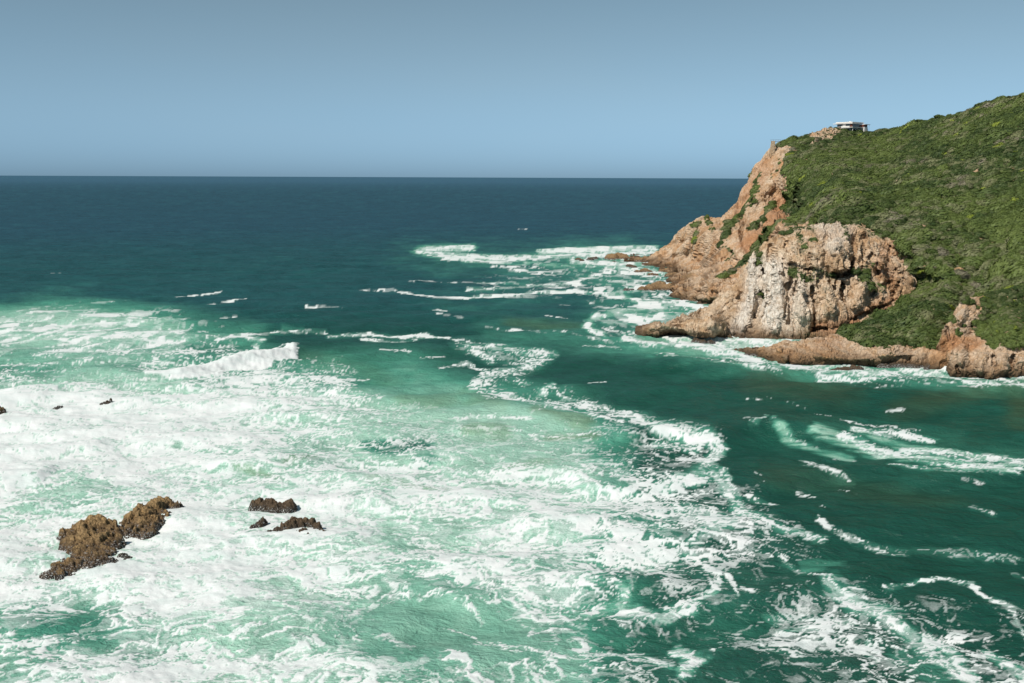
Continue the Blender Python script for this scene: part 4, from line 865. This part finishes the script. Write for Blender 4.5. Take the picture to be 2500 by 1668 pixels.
def scrub_object(name, label, P, Nn, G, rg, smin, smax, protos):
    n = len(P)
    P32 = P.astype(np.float64)
    reg = fbm(P32 * 0.022, 3, 301); mid = fbm(P32 * 0.08, 3, 302)
    size = smin + (smax - smin) * rg.beta(1.6, 3.4, n)
    size *= 1 + 0.35 * mid; size = np.where(rg.random(n) < 0.04, size * 1.6, size); size *= 0.45 + 0.55 * smooth(0.3, 0.95, G)
    tint = np.clip(0.45 + 1.3 * reg + 1.0 * mid + rg.normal(0, 0.16, n), 0, 1)
    dry = smooth(0.0, 0.8, 1 - G)
    kind = np.clip(rg.random(n) * 0.72 + 0.42 * fbm(P32 * 0.045, 4, 305) + 0.22 * dry + 0.0, 0, 1)
    kind = np.minimum(kind, 0.91); kind = np.where(rg.random(n) < 0.010, 1.0, kind)
    me = bpy.data.meshes.new(name); me.vertices.add(n); me.vertices.foreach_set('co', (P + Nn * (-0.15 * size[:, None])).astype(np.float32).ravel())
    rot = np.zeros((n, 3), np.float32)
    up = Nn * 0.55 + np.array([0, 0, 0.45]); up /= np.linalg.norm(up, axis=1)[:, None]
    # tilt towards the slope normal then a limited spin about the wind direction
    rot[:, 0] = -np.arcsin(np.clip(up[:, 1], -1, 1)); rot[:, 1] = np.arctan2(up[:, 0], up[:, 2]); rot[:, 2] = rg.normal(0.5, 0.5, n)
    scl = np.stack([size * rg.uniform(1.15, 1.75, n), size * rg.uniform(0.75, 1.05, n), size * rg.uniform(0.7, 1.1, n)], -1).astype(np.float32)
    for nm, ty, arr, fld in (('rot', 'FLOAT_VECTOR', rot, 'vector'), ('scl', 'FLOAT_VECTOR', scl, 'vector')):
        a_ = me.attributes.new(nm, ty, 'POINT'); a_.data.foreach_set(fld, arr.ravel())
    for nm, arr in (('tint', tint), ('kind_of', kind)):
        a_ = me.attributes.new(nm, 'FLOAT', 'POINT'); a_.data.foreach_set('value', arr.astype(np.float32))
    a_ = me.attributes.new('pick', 'INT', 'POINT'); a_.data.foreach_set('value', rg.integers(0, len(protos), n).astype(np.int32))
    o = link(name, me); tag(o, label, 'scrub', None, 'stuff')
    g = bpy.data.node_groups.new(name + '_scatter', 'GeometryNodeTree')
    g.interface.new_socket('Geometry', in_out='INPUT', socket_type='NodeSocketGeometry'); g.interface.new_socket('Geometry', in_out='OUTPUT', socket_type='NodeSocketGeometry')
    gi, go = g.nodes.new('NodeGroupInput'), g.nodes.new('NodeGroupOutput')
    j = g.nodes.new('GeometryNodeJoinGeometry')
    for pr in protos:
        oi = g.nodes.new('GeometryNodeObjectInfo'); oi.inputs['Object'].default_value = pr; oi.inputs['As Instance'].default_value = True
        g.links.new(oi.outputs['Geometry'], j.inputs[0])
    ip = g.nodes.new('GeometryNodeInstanceOnPoints'); ip.inputs['Pick Instance'].default_value = True
    def na(nm, ty):
        x = g.nodes.new('GeometryNodeInputNamedAttribute'); x.data_type = ty; x.inputs[0].default_value = nm; return x.outputs[0]
    g.links.new(gi.outputs[0], ip.inputs['Points']); g.links.new(j.outputs[0], ip.inputs['Instance'])
    g.links.new(na('rot', 'FLOAT_VECTOR'), ip.inputs['Rotation']); g.links.new(na('scl', 'FLOAT_VECTOR'), ip.inputs['Scale']); g.links.new(na('pick', 'INT'), ip.inputs['Instance Index'])
    g.links.new(ip.outputs[0], go.inputs[0])
    md = o.modifiers.new('scatter', 'NODES'); md.node_group = g
    me.materials.append(M_SCRUB)
    return o
rg = np.random.default_rng(5)
GA = ATA['veg'].reshape(VA.shape[:2]); GD = ATD['veg'].reshape(VD.shape[:2]); GB = ATB['veg'].reshape(VB.shape[:2])
Pa, Na, Ga = sample_sheet(VA[:-4], GA[:-4], 0.46, rg)
kp = (Pa[:, 0] / Pa[:, 1] < 0.84) & (Pa[:, 2] > 1.5)
Pa, Na, Ga = Pa[kp], Na[kp], Ga[kp]
scrub_object('hillside_scrub', 'dense wind-pressed green coastal scrub covering the headland slope', Pa, Na, Ga, rg, 0.8, 4.0, SCRUB_PROTOS)
Pd, Nd, Gd = sample_sheet(VD[:-2], GD[:-2], 1.7, rg)
kp = (Pd[:, 0] / Pd[:, 1] < 0.84) & (Pd[:, 2] > 2)
scrub_object('knoll_scrub', 'low brownish green scrub on the rocky knoll at the water', Pd[kp], Nd[kp], Gd[kp] * 0.8, rg, 0.6, 1.7, SCRUB_PROTOS)
Pb, Nb, Gb = sample_sheet(VB[:-1], GB[:-1], 0.9, rg)
scrub_object('cliff_scrub', 'dark scrub clinging to ledges and cracks of the pale outcrop', Pb, Nb, Gb * 0.8, rg, 0.45, 1.25, SCRUB_PROTOS)
print('bushes', len(Pa), kp.sum(), len(Pb))

# ------------------------------------------------------------------ rocks in the surf
def rock_heights(lumps, amp, seed, res, jagk=1.0):
    """height field over lumps (x, y, radius, height) in metres"""
    L = np.array(lumps, float)
    x0, x1 = (L[:, 0] - 1.5 * L[:, 2]).min(), (L[:, 0] + 1.5 * L[:, 2]).max(); y0, y1 = (L[:, 1] - 1.5 * L[:, 2]).min(), (L[:, 1] + 1.5 * L[:, 2]).max()
    nx, ny = int((x1 - x0) / res) + 2, int((y1 - y0) / res) + 2
    X, Y = np.meshgrid(np.linspace(x0, x1, nx), np.linspace(y0, y1, ny)); x, y = X.ravel(), Y.ravel()
    p = P3(x, y)
    r0 = L[:, 2].mean()
    wx, wy = x + 0.30 * r0 * fbm(p * (1.1 / r0), 4, seed), y + 0.30 * r0 * fbm(p * (1.1 / r0), 4, seed + 1)
    z = np.full(x.shape, -2.0)
    for cx, cy, r, h in L:
        t = np.hypot(wx - cx, wy - cy) / r
        z = np.maximum(z, h * (1 - np.clip(t, 0, 3) ** 3.2 * 0.95) )
    z = np.maximum(z, -1.5)
    e = smooth(-1.0, 0.3, z)
    v1, c1 = cells(np.stack([wx, wy, z], -1) / (0.52 * r0), seed + 2); v2, c2 = cells(np.stack([wx, wy, z], -1) / (0.2 * r0), seed + 3)
    d = amp * (0.75 * v1 + 0.24 * v2 + 0.55 * fbm(p * (3.0 / r0), 4, seed + 4)) - 0.5 * amp * (1 - smooth(0, 0.2, c1))
    z = z + jagk * e * d
    V = np.stack([X, Y, z.reshape(X.shape)], -1)
    N = normals(V)
    V = V + N * (0.35 * amp * fbm(np.stack([x, y, z], -1) * (4.5 / r0), 3, seed + 9))[:, None].reshape(*X.shape, 1) * np.array([1, 1, 0.3])
    return V
def at_sea(px, py): 
    p = at_z(float(px), float(py), 0.0); return p[0], p[1]
def surf_rock(name, label, lumps_px, amp, seed, res, mat, group=None, cat='rock'):
    L = []
    for px, py, r, h in lumps_px:
        x, y = at_sea(px, py); L.append((x, y, r, h))
    V = rock_heights(L, amp, seed, res)
    ctr = np.array([np.mean([l[0] for l in L]), np.mean([l[1] for l in L]), 0.0])
    z = (V[..., 2]).ravel(); F_ = grid_faces(*V.shape[:2])
    keep = z[F_].max(1) > -0.7; F_ = F_[keep]
    used = np.unique(F_); remap = np.full(len(z), -1); remap[used] = np.arange(len(used))
    me = np_mesh(name, V.reshape(-1, 3)[used] - ctr, remap[F_], True, None)
    o = link(name, me, None, mat); o.location = ctr; tag(o, label, cat, group)
    return o
def reef_material(name, body, lowc, scale=1.0):
    n = NT(name); p = n.pos()
    f, _ = n.noise(p, 1.3 * scale, 6, 0.68, 0.4); g, _ = n.noise(p, 5.0 * scale, 5, 0.7); b, _ = n.noise(p, 0.45 * scale, 3, 0.5)
    v = n.voro(p, 2.2 * scale, 'DISTANCE_TO_EDGE')[0]
    c = n.mix(n.mapr(f, 0.38, 0.62), tuple(x * 0.68 for x in body), body)
    c = n.mix(n.mapr(b, 0.5, 0.68, 0, 0.6), c, (body[0] * 1.25, body[1] * 1.2, body[2] * 1.1))
    c = n.mix(n.mapr(g, 0.52, 0.66, 0, 0.55), c, lowc)
    sep = n.n.new('ShaderNodeSeparateXYZ'); n.l.new(n.n.new('ShaderNodeNewGeometry').outputs['Position'], sep.inputs[0])
    zz = n.math('ADD', sep.outputs[2], n.math('MULTIPLY', n.math('SUBTRACT', f, 0.5), -3.0))
    c = n.mix(n.mapr(zz, 0.3, 1.7, 0.95, 0.0), c, lowc)
    # runnels of foam draining off the lowest ledges
    fo = n.math('MULTIPLY', n.mapr(g, 0.54, 0.60), n.mapr(zz, 0.25, 0.9, 1.0, 0.0))
    c = n.mix(fo, c, (0.8, 0.82, 0.8))
    nb = n.bump(n.math('ADD', n.math('ADD', f, n.math('MULTIPLY', g, 0.4)), n.math('MULTIPLY', n.mapr(v, 0, 0.12), 0.35)), 1.0, 0.5 / scale)
    return n.out(c, 0.75, nb, 0.3)
M_REEF = reef_material('mussel_brown_rock', (0.47, 0.31, 0.145), (0.055, 0.034, 0.023))
M_REEF2 = reef_material('dark_wet_rock', (0.20, 0.135, 0.08), (0.032, 0.025, 0.019))
M_REEF3 = reef_material('orange_sea_rock', (0.42, 0.27, 0.14), (0.10, 0.06, 0.035), 0.5)
surf_rock('sea_rock', 'largest brown rock in the foam, tall lumpy western half with low toe', [(212,1302,2.6,1.9),(235,1294,2.4,2.0),(205,1325,2.8,1.7),(182,1330,2.2,1.5),(172,1312,1.8,1.3),(255,1296,2.4,1.7),(275,1302,2.0,1.4),(240,1330,2.8,1.5),
    (268,1328,2.0,1.1),(215,1352,2.8,1.2),(245,1358,2.2,0.9),(190,1375,2.4,0.8),(222,1380,2.2,0.6),(160,1392,2.0,0.6),(138,1399,1.6,0.5),(250,1375,1.4,0.5)], 0.7, 500, 0.13, M_REEF)
surf_rock('sea_rock', 'long brown rock beside the largest one, across a narrow foamy gap', [(350,1266,2.6,1.9),(378,1250,2.4,1.9),(398,1240,2.1,1.6),(330,1276,2.0,1.6),(415,1240,1.8,1.0),(430,1236,1.0,0.5),(350,1290,2.4,1.2),(372,1280,2.1,1.2),(392,1268,1.8,1.0),(332,1302,1.8,0.9),(355,1304,1.6,0.6),(320,1284,1.5,1.3),(402,1260,1.3,0.6),(316,1300,1.6,1.0),(345,1278,2.4,1.6)], 0.65, 520, 0.13, M_REEF)
surf_rock('boulder', 'dark rounded boulder at the south foot of the largest brown rock', [(250,1378,1.1,0.8),(243,1383,0.8,0.6)], 0.25, 530, 0.09, M_REEF2)
surf_rock('boulder', 'dark wet boulder awash just right of the largest brown rock', [(300,1360,0.9,0.45),(311,1363,0.8,0.35)], 0.25, 533, 0.09, M_REEF2)
surf_rock('boulder', 'small boulder pair between the toe and the gap of the brown rock', [(268,1372,0.9,0.55),(279,1375,0.7,0.45)], 0.25, 536, 0.09, M_REEF2)
surf_rock('boulder', 'low black boulder at the very tip of the brown rock toe', [(120,1408,0.8,0.4),(146,1412,0.6,0.35),(135,1406,0.5,0.3)], 0.2, 539, 0.09, M_REEF2)
surf_rock('sea_rock', 'dark rock split by a white runnel, upper of the middle pair', [(632,1240,1.6,1.5),(655,1243,1.7,1.6),(675,1247,1.5,1.3),(703,1246,1.5,1.6),(622,1235,1.0,1.0)], 0.42, 540, 0.10, M_REEF2)
surf_rock('sea_rock', 'dark curved rock with a foam filled hollow, lower of the middle pair', [(702,1296,1.3,1.4),(716,1292,1.3,1.8),(732,1290,1.2,1.7),(748,1288,0.9,1.6),(764,1291,0.8,1.7),(776,1298,0.9,1.4),(783,1308,1.1,0.9),(760,1314,1.0,0.7),(738,1305,1.1,0.8),(680,1302,1.1,0.8),(662,1304,0.9,0.5),(770,1318,1.2,0.4)], 0.36, 560, 0.09, M_REEF2)
surf_rock('sea_rock', 'small pointed dark rock left of the curved rock', [(633,1288,0.8,1.0),(642,1284,0.7,1.3),(620,1290,0.7,0.5)], 0.3, 570, 0.08, M_REEF2)
surf_rock('sea_rock', 'brown rock cut by the left edge of the view in white surf', [(2,1008,1.3,1.3),(-12,1010,1.8,1.9)], 0.4, 580, 0.15, M_REEF)
surf_rock('sea_rock', 'thin dark rock tips showing through the white wave', [(252,987,0.7,0.5),(262,987,0.8,0.8),(271,985,0.5,1.5),(247,989,0.5,0.4)], 0.3, 585, 0.12, M_REEF2)
surf_rock('sea_rock', 'faint dark ledge awash in the white wave beside rock tips', [(137,997,0.7,0.25),(145,994,0.7,0.35)], 0.2, 588, 0.12, M_REEF2)
far_rocks = [('largest of the far reef rocks, rounded and tan in white surf', [(1495,632,5.5,3.6),(1510,631,5.5,3.8),(1522,632,4.5,3.0),(1536,633,3,1.5)], M_REEF3),
 ('small dark rock furthest out on the far reef', [(1412,637,2.6,2.2),(1420,639,2.4,1.6)], M_REEF2),
 ('low dark rock between the two other far reef rocks', [(1440,634,2.4,1.2),(1452,632,2.6,1.4)], M_REEF2),
 ('tan ledge just off the far tip of the headland', [(1560,637,4.5,2.2),(1578,634,4,2.2)], M_REEF3),
 ('small dark rock below the far tip of the headland', [(1534,652,2.6,1.6),(1546,654,2.8,1.4)], M_REEF2),
 ('long low brown rock lying off the shore under the far cliff', [(1560,665,3.2,1.2),(1573,663,3.2,1.7),(1584,665,3,1.4)], M_REEF3),
 ('squat brown rock touching the shore under the far cliff', [(1616,664,2.8,1.6),(1628,663,2.8,1.8)], M_REEF3),
 ('little orange rock standing in foam between longer rocks', [(1590,672,2.4,1.3),(1600,672,2.0,1.1)], M_REEF3),
 ('brown hump rock in foam just left of the shelves', [(1634,675,3,1.8),(1646,674,3.2,2.0),(1656,677,3,1.4)], M_REEF3),
 ('long tan finger of rock with a domed middle reaching into the sea', [(1568,709,3.0,2.0),(1585,708,3.2,2.6),(1603,706,3.6,3.8),(1615,706,3.4,4.0),(1632,708,3.4,3.2)], M_REEF3),
 ('thin black rock awash at the end of the long finger', [(1530,708,1.6,0.8),(1542,709,1.6,0.8)], M_REEF2),
 ('broad tan shelf finger below the domed long finger of rock', [(1650,722,2.4,1.4),(1665,721,2.8,2.0),(1685,718,3.4,3.2),(1705,716,3.8,4.2),(1725,714,4,5.0),(1745,712,4,6)], M_REEF3),
 ('lowest brown shelf finger next to the pale outcrop', [(1690,736,2.4,1.1),(1705,736,2.6,1.5),(1722,735,2.8,1.8),(1740,733,3,2.2),(1758,730,3,2.6)], M_REEF3),
 ('short tan shelf at the shore above the domed long finger', [(1655,690,2.6,1.6),(1670,687,3.4,2.6),(1690,684,4,3.6),(1712,680,4.4,4.6)], M_REEF3),
 ('small dark rock awash between the shelves and the outcrop', [(1655,735,1.6,0.8),(1663,735,1.4,0.7)], M_REEF2),
 ('dark flat rock with foam runnels in front of the long shelf', [(2035,910,1.8,0.9),(2050,908,2,1.2),(2066,907,2,1.2),(2085,905,2,1.3),(2096,904,1.6,1.0)], M_REEF2),
 ('dark low rock at the left foot of the long shelf', [(1830,868,1.8,0.9),(1845,870,1.8,1.0)], M_REEF2),
 ('brown boulder in the foamy cove beside the knoll', [(2270,899,1.6,1.5),(2280,896,1.6,1.7),(2262,902,1.0,0.8)], M_REEF2),
 ('broken brown ledge awash at the right end of the shelf', [(2160,894,2.0,0.9),(2178,893,2.2,1.1),(2198,893,2,1.0),(2215,895,1.8,1.0),(2232,898,1.6,1.1),(2244,896,1.4,0.9)], M_REEF2),
 ('dark ledge awash under the left foot of the outcrop', [(1700,835,1.8,1.1),(1715,838,1.8,1.1),(1735,838,1.6,1.0)], M_REEF2),
 ('orange boulder on the grass edge above the shelf', [(2268,845,1.5,4.9),(2262,850,1.3,4.2)], M_REEF3)]
for k, (lab, L, m) in enumerate(far_rocks[:-1]):
    surf_rock('sea_rock', lab, L, 0.16 * np.mean([l[2] for l in L]), 600 + 11 * k, 0.22 if L[0][1] > 800 else 0.45, m)

# ------------------------------------------------------------------ bushes one can point to on the rock faces
SHRUB_ME = [bush_mesh('shrub', 60 + i, 420, 0.15) for i in range(3)]
for m_ in SHRUB_ME: m_.materials.append(M_SHRUB)
def hit(V, px, py):
    x, y = survey(V.reshape(-1, 3)); vis = np.hypot(x - px, y - py)
    k = np.argsort(vis)[:6]; q = V.reshape(-1, 3)[k]; return q[np.argmin(q[:, 1])]
def shrub(V, px, py, r, label, k, tall=1.0, group=None):
    p = hit(V, px, py); o = link('shrub', SHRUB_ME[k % 3]); o.location = Vector(p) + Vector((0, 0.2 * r, -0.35 * r))
    o.scale = (r, r * 0.9, r * tall); o.rotation_euler = (0.25, 0.0, k * 1.3); tag(o, label, 'shrub', group)
SH = [(VB, 1940, 662, 3.0, 'round dark green shrub on the middle ledge of the pale outcrop'), (VB, 1968, 678, 2.6, 'dark shrub hanging under the round one on the ledge'),
      (VB, 2108, 672, 3.4, 'large dark shrub right of the overhang shadow on the outcrop'), (VB, 2128, 700, 2.6, 'grey-brown shrub below the large shrub by the overhang'),
      (VB, 2092, 662, 2.2, 'small shrub tucked under the dark overhang'), (VB, 1933, 563, 2.6, 'bright green shrub on the upper left corner of the outcrop'),
      (VB, 1912, 566, 2.0, 'green shrub at the top left edge of the outcrop'), (VB, 1858, 716, 1.5, 'lone small shrub in the long crack between white pillars'),
      (VB, 1852, 640, 2.2, 'upright green shrub in the notch above the white pillar'), (VB, 1856, 618, 2.0, 'shrub at the head of the notch left of the outcrop'),
      (VB, 1985, 585, 2.2, 'grey twiggy shrub on the upper face of the outcrop'), (VB, 1966, 600, 2.0, 'grey shrub low on the upper face of the outcrop'),
      (VB, 2035, 672, 1.6, 'small grey shrub at the centre of the ledge'), (VA, 1846, 487, 3.0, 'dark round shrub alone on the orange cliff'),
      (VA, 1835, 500, 2.2, 'small shrub just under the dark round one on the cliff'), (VA, 1936, 334, 2.2, 'dark round shrub on the skyline above the cliff'),
      (VA, 1953, 331, 2.0, 'second dark shrub on the skyline toward the house'), (VA, 2046, 312, 2.6, 'rounded shrub in front of the left end of the house'),
      (VA, 2072, 314, 2.0, 'brownish shrub under the white balcony of the house'), (VA, 2109, 320, 2.2, 'dark shrub at the foot of the white end wall'),
      (VD, 2362, 732, 1.1, 'dark shrub crowning the orange rock of the knoll'), (VD, 2388, 748, 1.2, 'shrub on the right shoulder of the knoll rock'), (VD, 2352, 792, 1.0, 'shrub halfway down the knoll rock'),
      (VD, 2343, 815, 1.0, 'small green shrub in the cleft of the knoll'), (VD, 2330, 782, 1.0, 'little shrub on the left shoulder of the knoll')]
for k, (V_, x, y, r, lab) in enumerate(SH): shrub(V_, x, y, r, lab, k)

# ------------------------------------------------------------------ house on the ridge
M_WHITE = plain('white_render', (0.78, 0.74, 0.69), 0.8, 0.2, 0.06, 1.5)
M_ROOF = plain('roof_edge', (0.80, 0.76, 0.71), 0.7, 0.2, 0.04, 1.0)
M_SHADE = plain('shaded_wall', (0.30, 0.28, 0.26), 0.85, 0.2, 0.1, 1.5)  # wall grey with the shade of the facade painted in
M_TIMBER = plain('red_timber', (0.13, 0.045, 0.030), 0.7, 0.3, 0.25, 3.0)
M_GLASS = plain('dark_glass', (0.02, 0.035, 0.04), 0.08, 0.6)
M_STEEL = plain('grey_steel', (0.16, 0.16, 0.17), 0.5, 0.5)
M_STONE = rock_material('pillar_stone', (0.45, 0.34, 0.22), (0.55, 0.44, 0.31), (0.42, 0.25, 0.13), 0.3)
corner = at_Y(2081.3, 297.3, 672.0)
view_az = math.atan2(corner[0], corner[1])
HROT = -view_az
def house_frame(name, label, cat):
    o = bpy.data.objects.new(name, None); COL.objects.link(o); o.location = (corner[0], corner[1], corner[2] - 6.5); o.rotation_euler = (0, 0, HROT)
    return tag(o, label, cat)
AL = math.radians(30)
UA = np.array([-math.cos(AL), math.sin(AL), 0]); UB = np.array([math.sin(AL), math.cos(AL), 0])
def slab(name, u0, u1, v0, v1, z0, z1, mat, parent):
    """box with u to the left along the sea front, v to the right along the side, z metres below the roof top"""
    B = []
    for z in (6.5 - z1, 6.5 - z0):
        for u, v in ((u0, v0), (u1, v0), (u1, v1), (u0, v1)): B.append(UA * u + UB * v + np.array([0, 0, z]))
    F_ = [(3, 2, 1, 0), (4, 5, 6, 7), (0, 1, 5, 4), (1, 2, 6, 5), (2, 3, 7, 6), (3, 0, 4, 7)]
    me = np_mesh(name, np.array(B), np.array(F_)[:, ::-1], False)
    return link(name, me, parent, mat)
H = house_frame('house', 'flat roofed modern house with white roof edges on the ridge', 'house')
slab('upper_wall', 0.6, 11.6, 0.9, 14.0, 1.2, 3.3, M_SHADE, H)
roof = slab('roof', 0, 12.2, 0, 14.8, 0.0, 0.62, M_ROOF, H)
slab('roof_recess', 0.5, 11.9, 0.5, 14.4, 0.62, 0.86, M_TIMBER, H)
slab('eave', -0.3, 14.0, -0.3, 9.0, 0.86, 1.2, M_ROOF, H)
for v0, v1, h in ((3.0, 4.0, 0.45), (5.2, 6.0, 0.35), (8.2, 9.8, 0.4)): slab('roof_vent', 3.0, 4.2, v0, v1, -h, 0.0, M_ROOF, roof)
for u0, u1 in ((8.0, 9.6), (9.8, 11.4), (2.4, 3.7), (3.9, 5.0)):
    w_ = slab('window', u0, u1, 0.78, 0.95, 1.35, 2.75, M_GLASS, H); slab('frame', u0 - 0.08, u1 + 0.08, 0.84, 0.93, 1.28, 1.35, M_STEEL, w_)
slab('timber_panel', 0.5, 2.2, 0.75, 0.93, 1.22, 3.2, M_TIMBER, H)
slab('concrete_panel', 5.4, 7.4, 0.76, 0.93, 1.22, 2.7, M_WHITE, H)
for k in range(5):
    v0 = 1.6 + k * 2.1; w_ = slab('window', 0.38, 0.62, v0, v0 + 1.85, 1.35, 3.2, M_GLASS, H); slab('mullion', 0.33, 0.40, v0 + 0.9, v0 + 1.0, 1.35, 3.2, M_TIMBER, w_)
slab('balcony_wall', 1.5, 7.6, -0.9, -0.6, 2.72, 3.95, M_WHITE, H)
bal = slab('balcony_floor', -1.0, 7.6, -0.9, 12.6, 3.42, 3.68, M_WHITE, H)
rl = slab('railing', -0.95, -0.88, -0.8, 12.4, 2.5, 2.56, M_STEEL, H)
for k in range(9): slab('baluster', -0.94, -0.89, -0.8 + k * 1.6, -0.74 + k * 1.6, 2.56, 3.42, M_STEEL, rl)
slab('lower_wall', 1.4, 11.0, 1.6, 12.8, 3.68, 6.4, M_SHADE, H)
slab('lower_glazing', 1.1, 1.38, 2.0, 12.0, 3.8, 5.4, M_GLASS, H)
for k in range(4): slab('column', -0.4, -0.15, 0.2 + k * 3.9, 0.45 + k * 3.9, 3.68, 6.3, M_WHITE, H)
slab('wing_timber_wall', -1.2, 3.0, 12.4, 17.2, 1.45, 3.0, M_TIMBER, H)
slab('wing_roof', -2.0, 4.0, 12.8, 19.6, 1.15, 1.42, M_ROOF, H)
slab('wing_wall', -1.6, 3.0, 12.7, 17.0, 3.0, 6.4, M_WHITE, H)
slab('wing_post', -1.5, -1.4, 19.0, 19.1, 1.42, 6.0, M_STEEL, H)
dr = slab('door', -1.72, -1.6, 16.0, 16.9, 4.2, 6.2, M_TIMBER, H)
slab('side_wall', -0.8, 2.8, 17.0, 18.4, 4.0, 6.4, M_SHADE, H)
slab('terrace_wall', 14.2, 19.0, 1.0, 1.3, 3.75, 4.3, M_WHITE, H)
slab('terrace_slab', 12.2, 19.4, 1.3, 6.0, 4.3, 5.2, M_SHADE, H)

# viewing platform: stone pillar and steel railing on the cliff edge
pc = at_Y(1886.5, 372.0, 634.0); ptop = at_Y(1886.5, 344.5, 634.0)
hh = ptop[2] - pc[2] + 3.0
nr_, ns_ = 18, 20; rows = []
for i in range(nr_):
    t = i / (nr_ - 1); w0 = 1.9 - 0.75 * t
    for j in range(ns_):
        a = 2 * math.pi * j / ns_; sq = 1.0 / max(abs(math.cos(a)), abs(math.sin(a))); sq = min(sq, 1.28)
        rows.append((w0 * 0.95 * sq * math.cos(a) - 0.35 * (1 - t), w0 * sq * math.sin(a), -3.0 + hh * t))
rows = np.array(rows); bn, be = cells(rows / np.array([0.9, 0.9, 0.5]), 900)
rad_ = rows[:, :2] / np.linalg.norm(rows[:, :2], axis=1)[:, None]; rows[:, :2] += rad_ * (0.10 * bn - 0.12 * (1 - smooth(0, .25, be)))[:, None]
F_ = [(i * ns_ + j, i * ns_ + (j + 1) % ns_, (i + 1) * ns_ + (j + 1) % ns_, (i + 1) * ns_ + j) for i in range(nr_ - 1) for j in range(ns_)]
rows = np.concatenate([rows, [[0, 0, hh - 3.0]]]); F_ += [((nr_ - 1) * ns_ + j, (nr_ - 1) * ns_ + (j + 1) % ns_, len(rows) - 1, len(rows) - 1) for j in range(ns_)]
me = bpy.data.meshes.new('stone_pillar'); me.from_pydata(rows.tolist(), [], [tuple(dict.fromkeys(f)) for f in F_]); me.update()
o = link('stone_pillar', me, None, M_STONE); o.location = pc; tag(o, 'slender stone pillar standing on the cliff edge under the railing', 'pillar')
def bar(name, a, b, r, parent, mat=M_STEEL):
    a, b = Vector(a), Vector(b); d = (b - a).normalized(); s = d.cross(Vector((0.3, 1, 0.2))).normalized() * r; u = d.cross(s).normalized() * r
    V_ = [p + s * i + u * j for p in (a, b) for i, j in ((-1, -1), (1, -1), (1, 1), (-1, 1))]
    me = bpy.data.meshes.new(name); me.from_pydata([tuple(v) for v in V_], [], [(3, 2, 1, 0), (4, 5, 6, 7), (0, 1, 5, 4), (1, 2, 6, 5), (2, 3, 7, 6), (3, 0, 4, 7)]); me.update()
    return link(name, me, parent, mat)
R_ = bpy.data.objects.new('lookout_railing', None); COL.objects.link(R_); R_.location = ptop; tag(R_, 'thin grey railing from the stone pillar to the cliff top', 'railing')
e1 = at_Y(1882.5, 341.5, 634.0) - ptop; e2 = at_Y(1906, 341.2, 636.0) - ptop; dn = np.array([0, 0, -1.05])
bar('top_rail', e1, e2, 0.05, R_); bar('bottom_rail', e1 + dn, e2 + dn, 0.10, R_)
for t in (0, 0.25, 0.5, 0.75, 1.0):
    q = e1 * (1 - t) + e2 * t; bar('post', q, q + dn, 0.05, R_)
bar('top_rail', e1, e1 + np.array([0.5, 4.5, 0]), 0.05, R_)
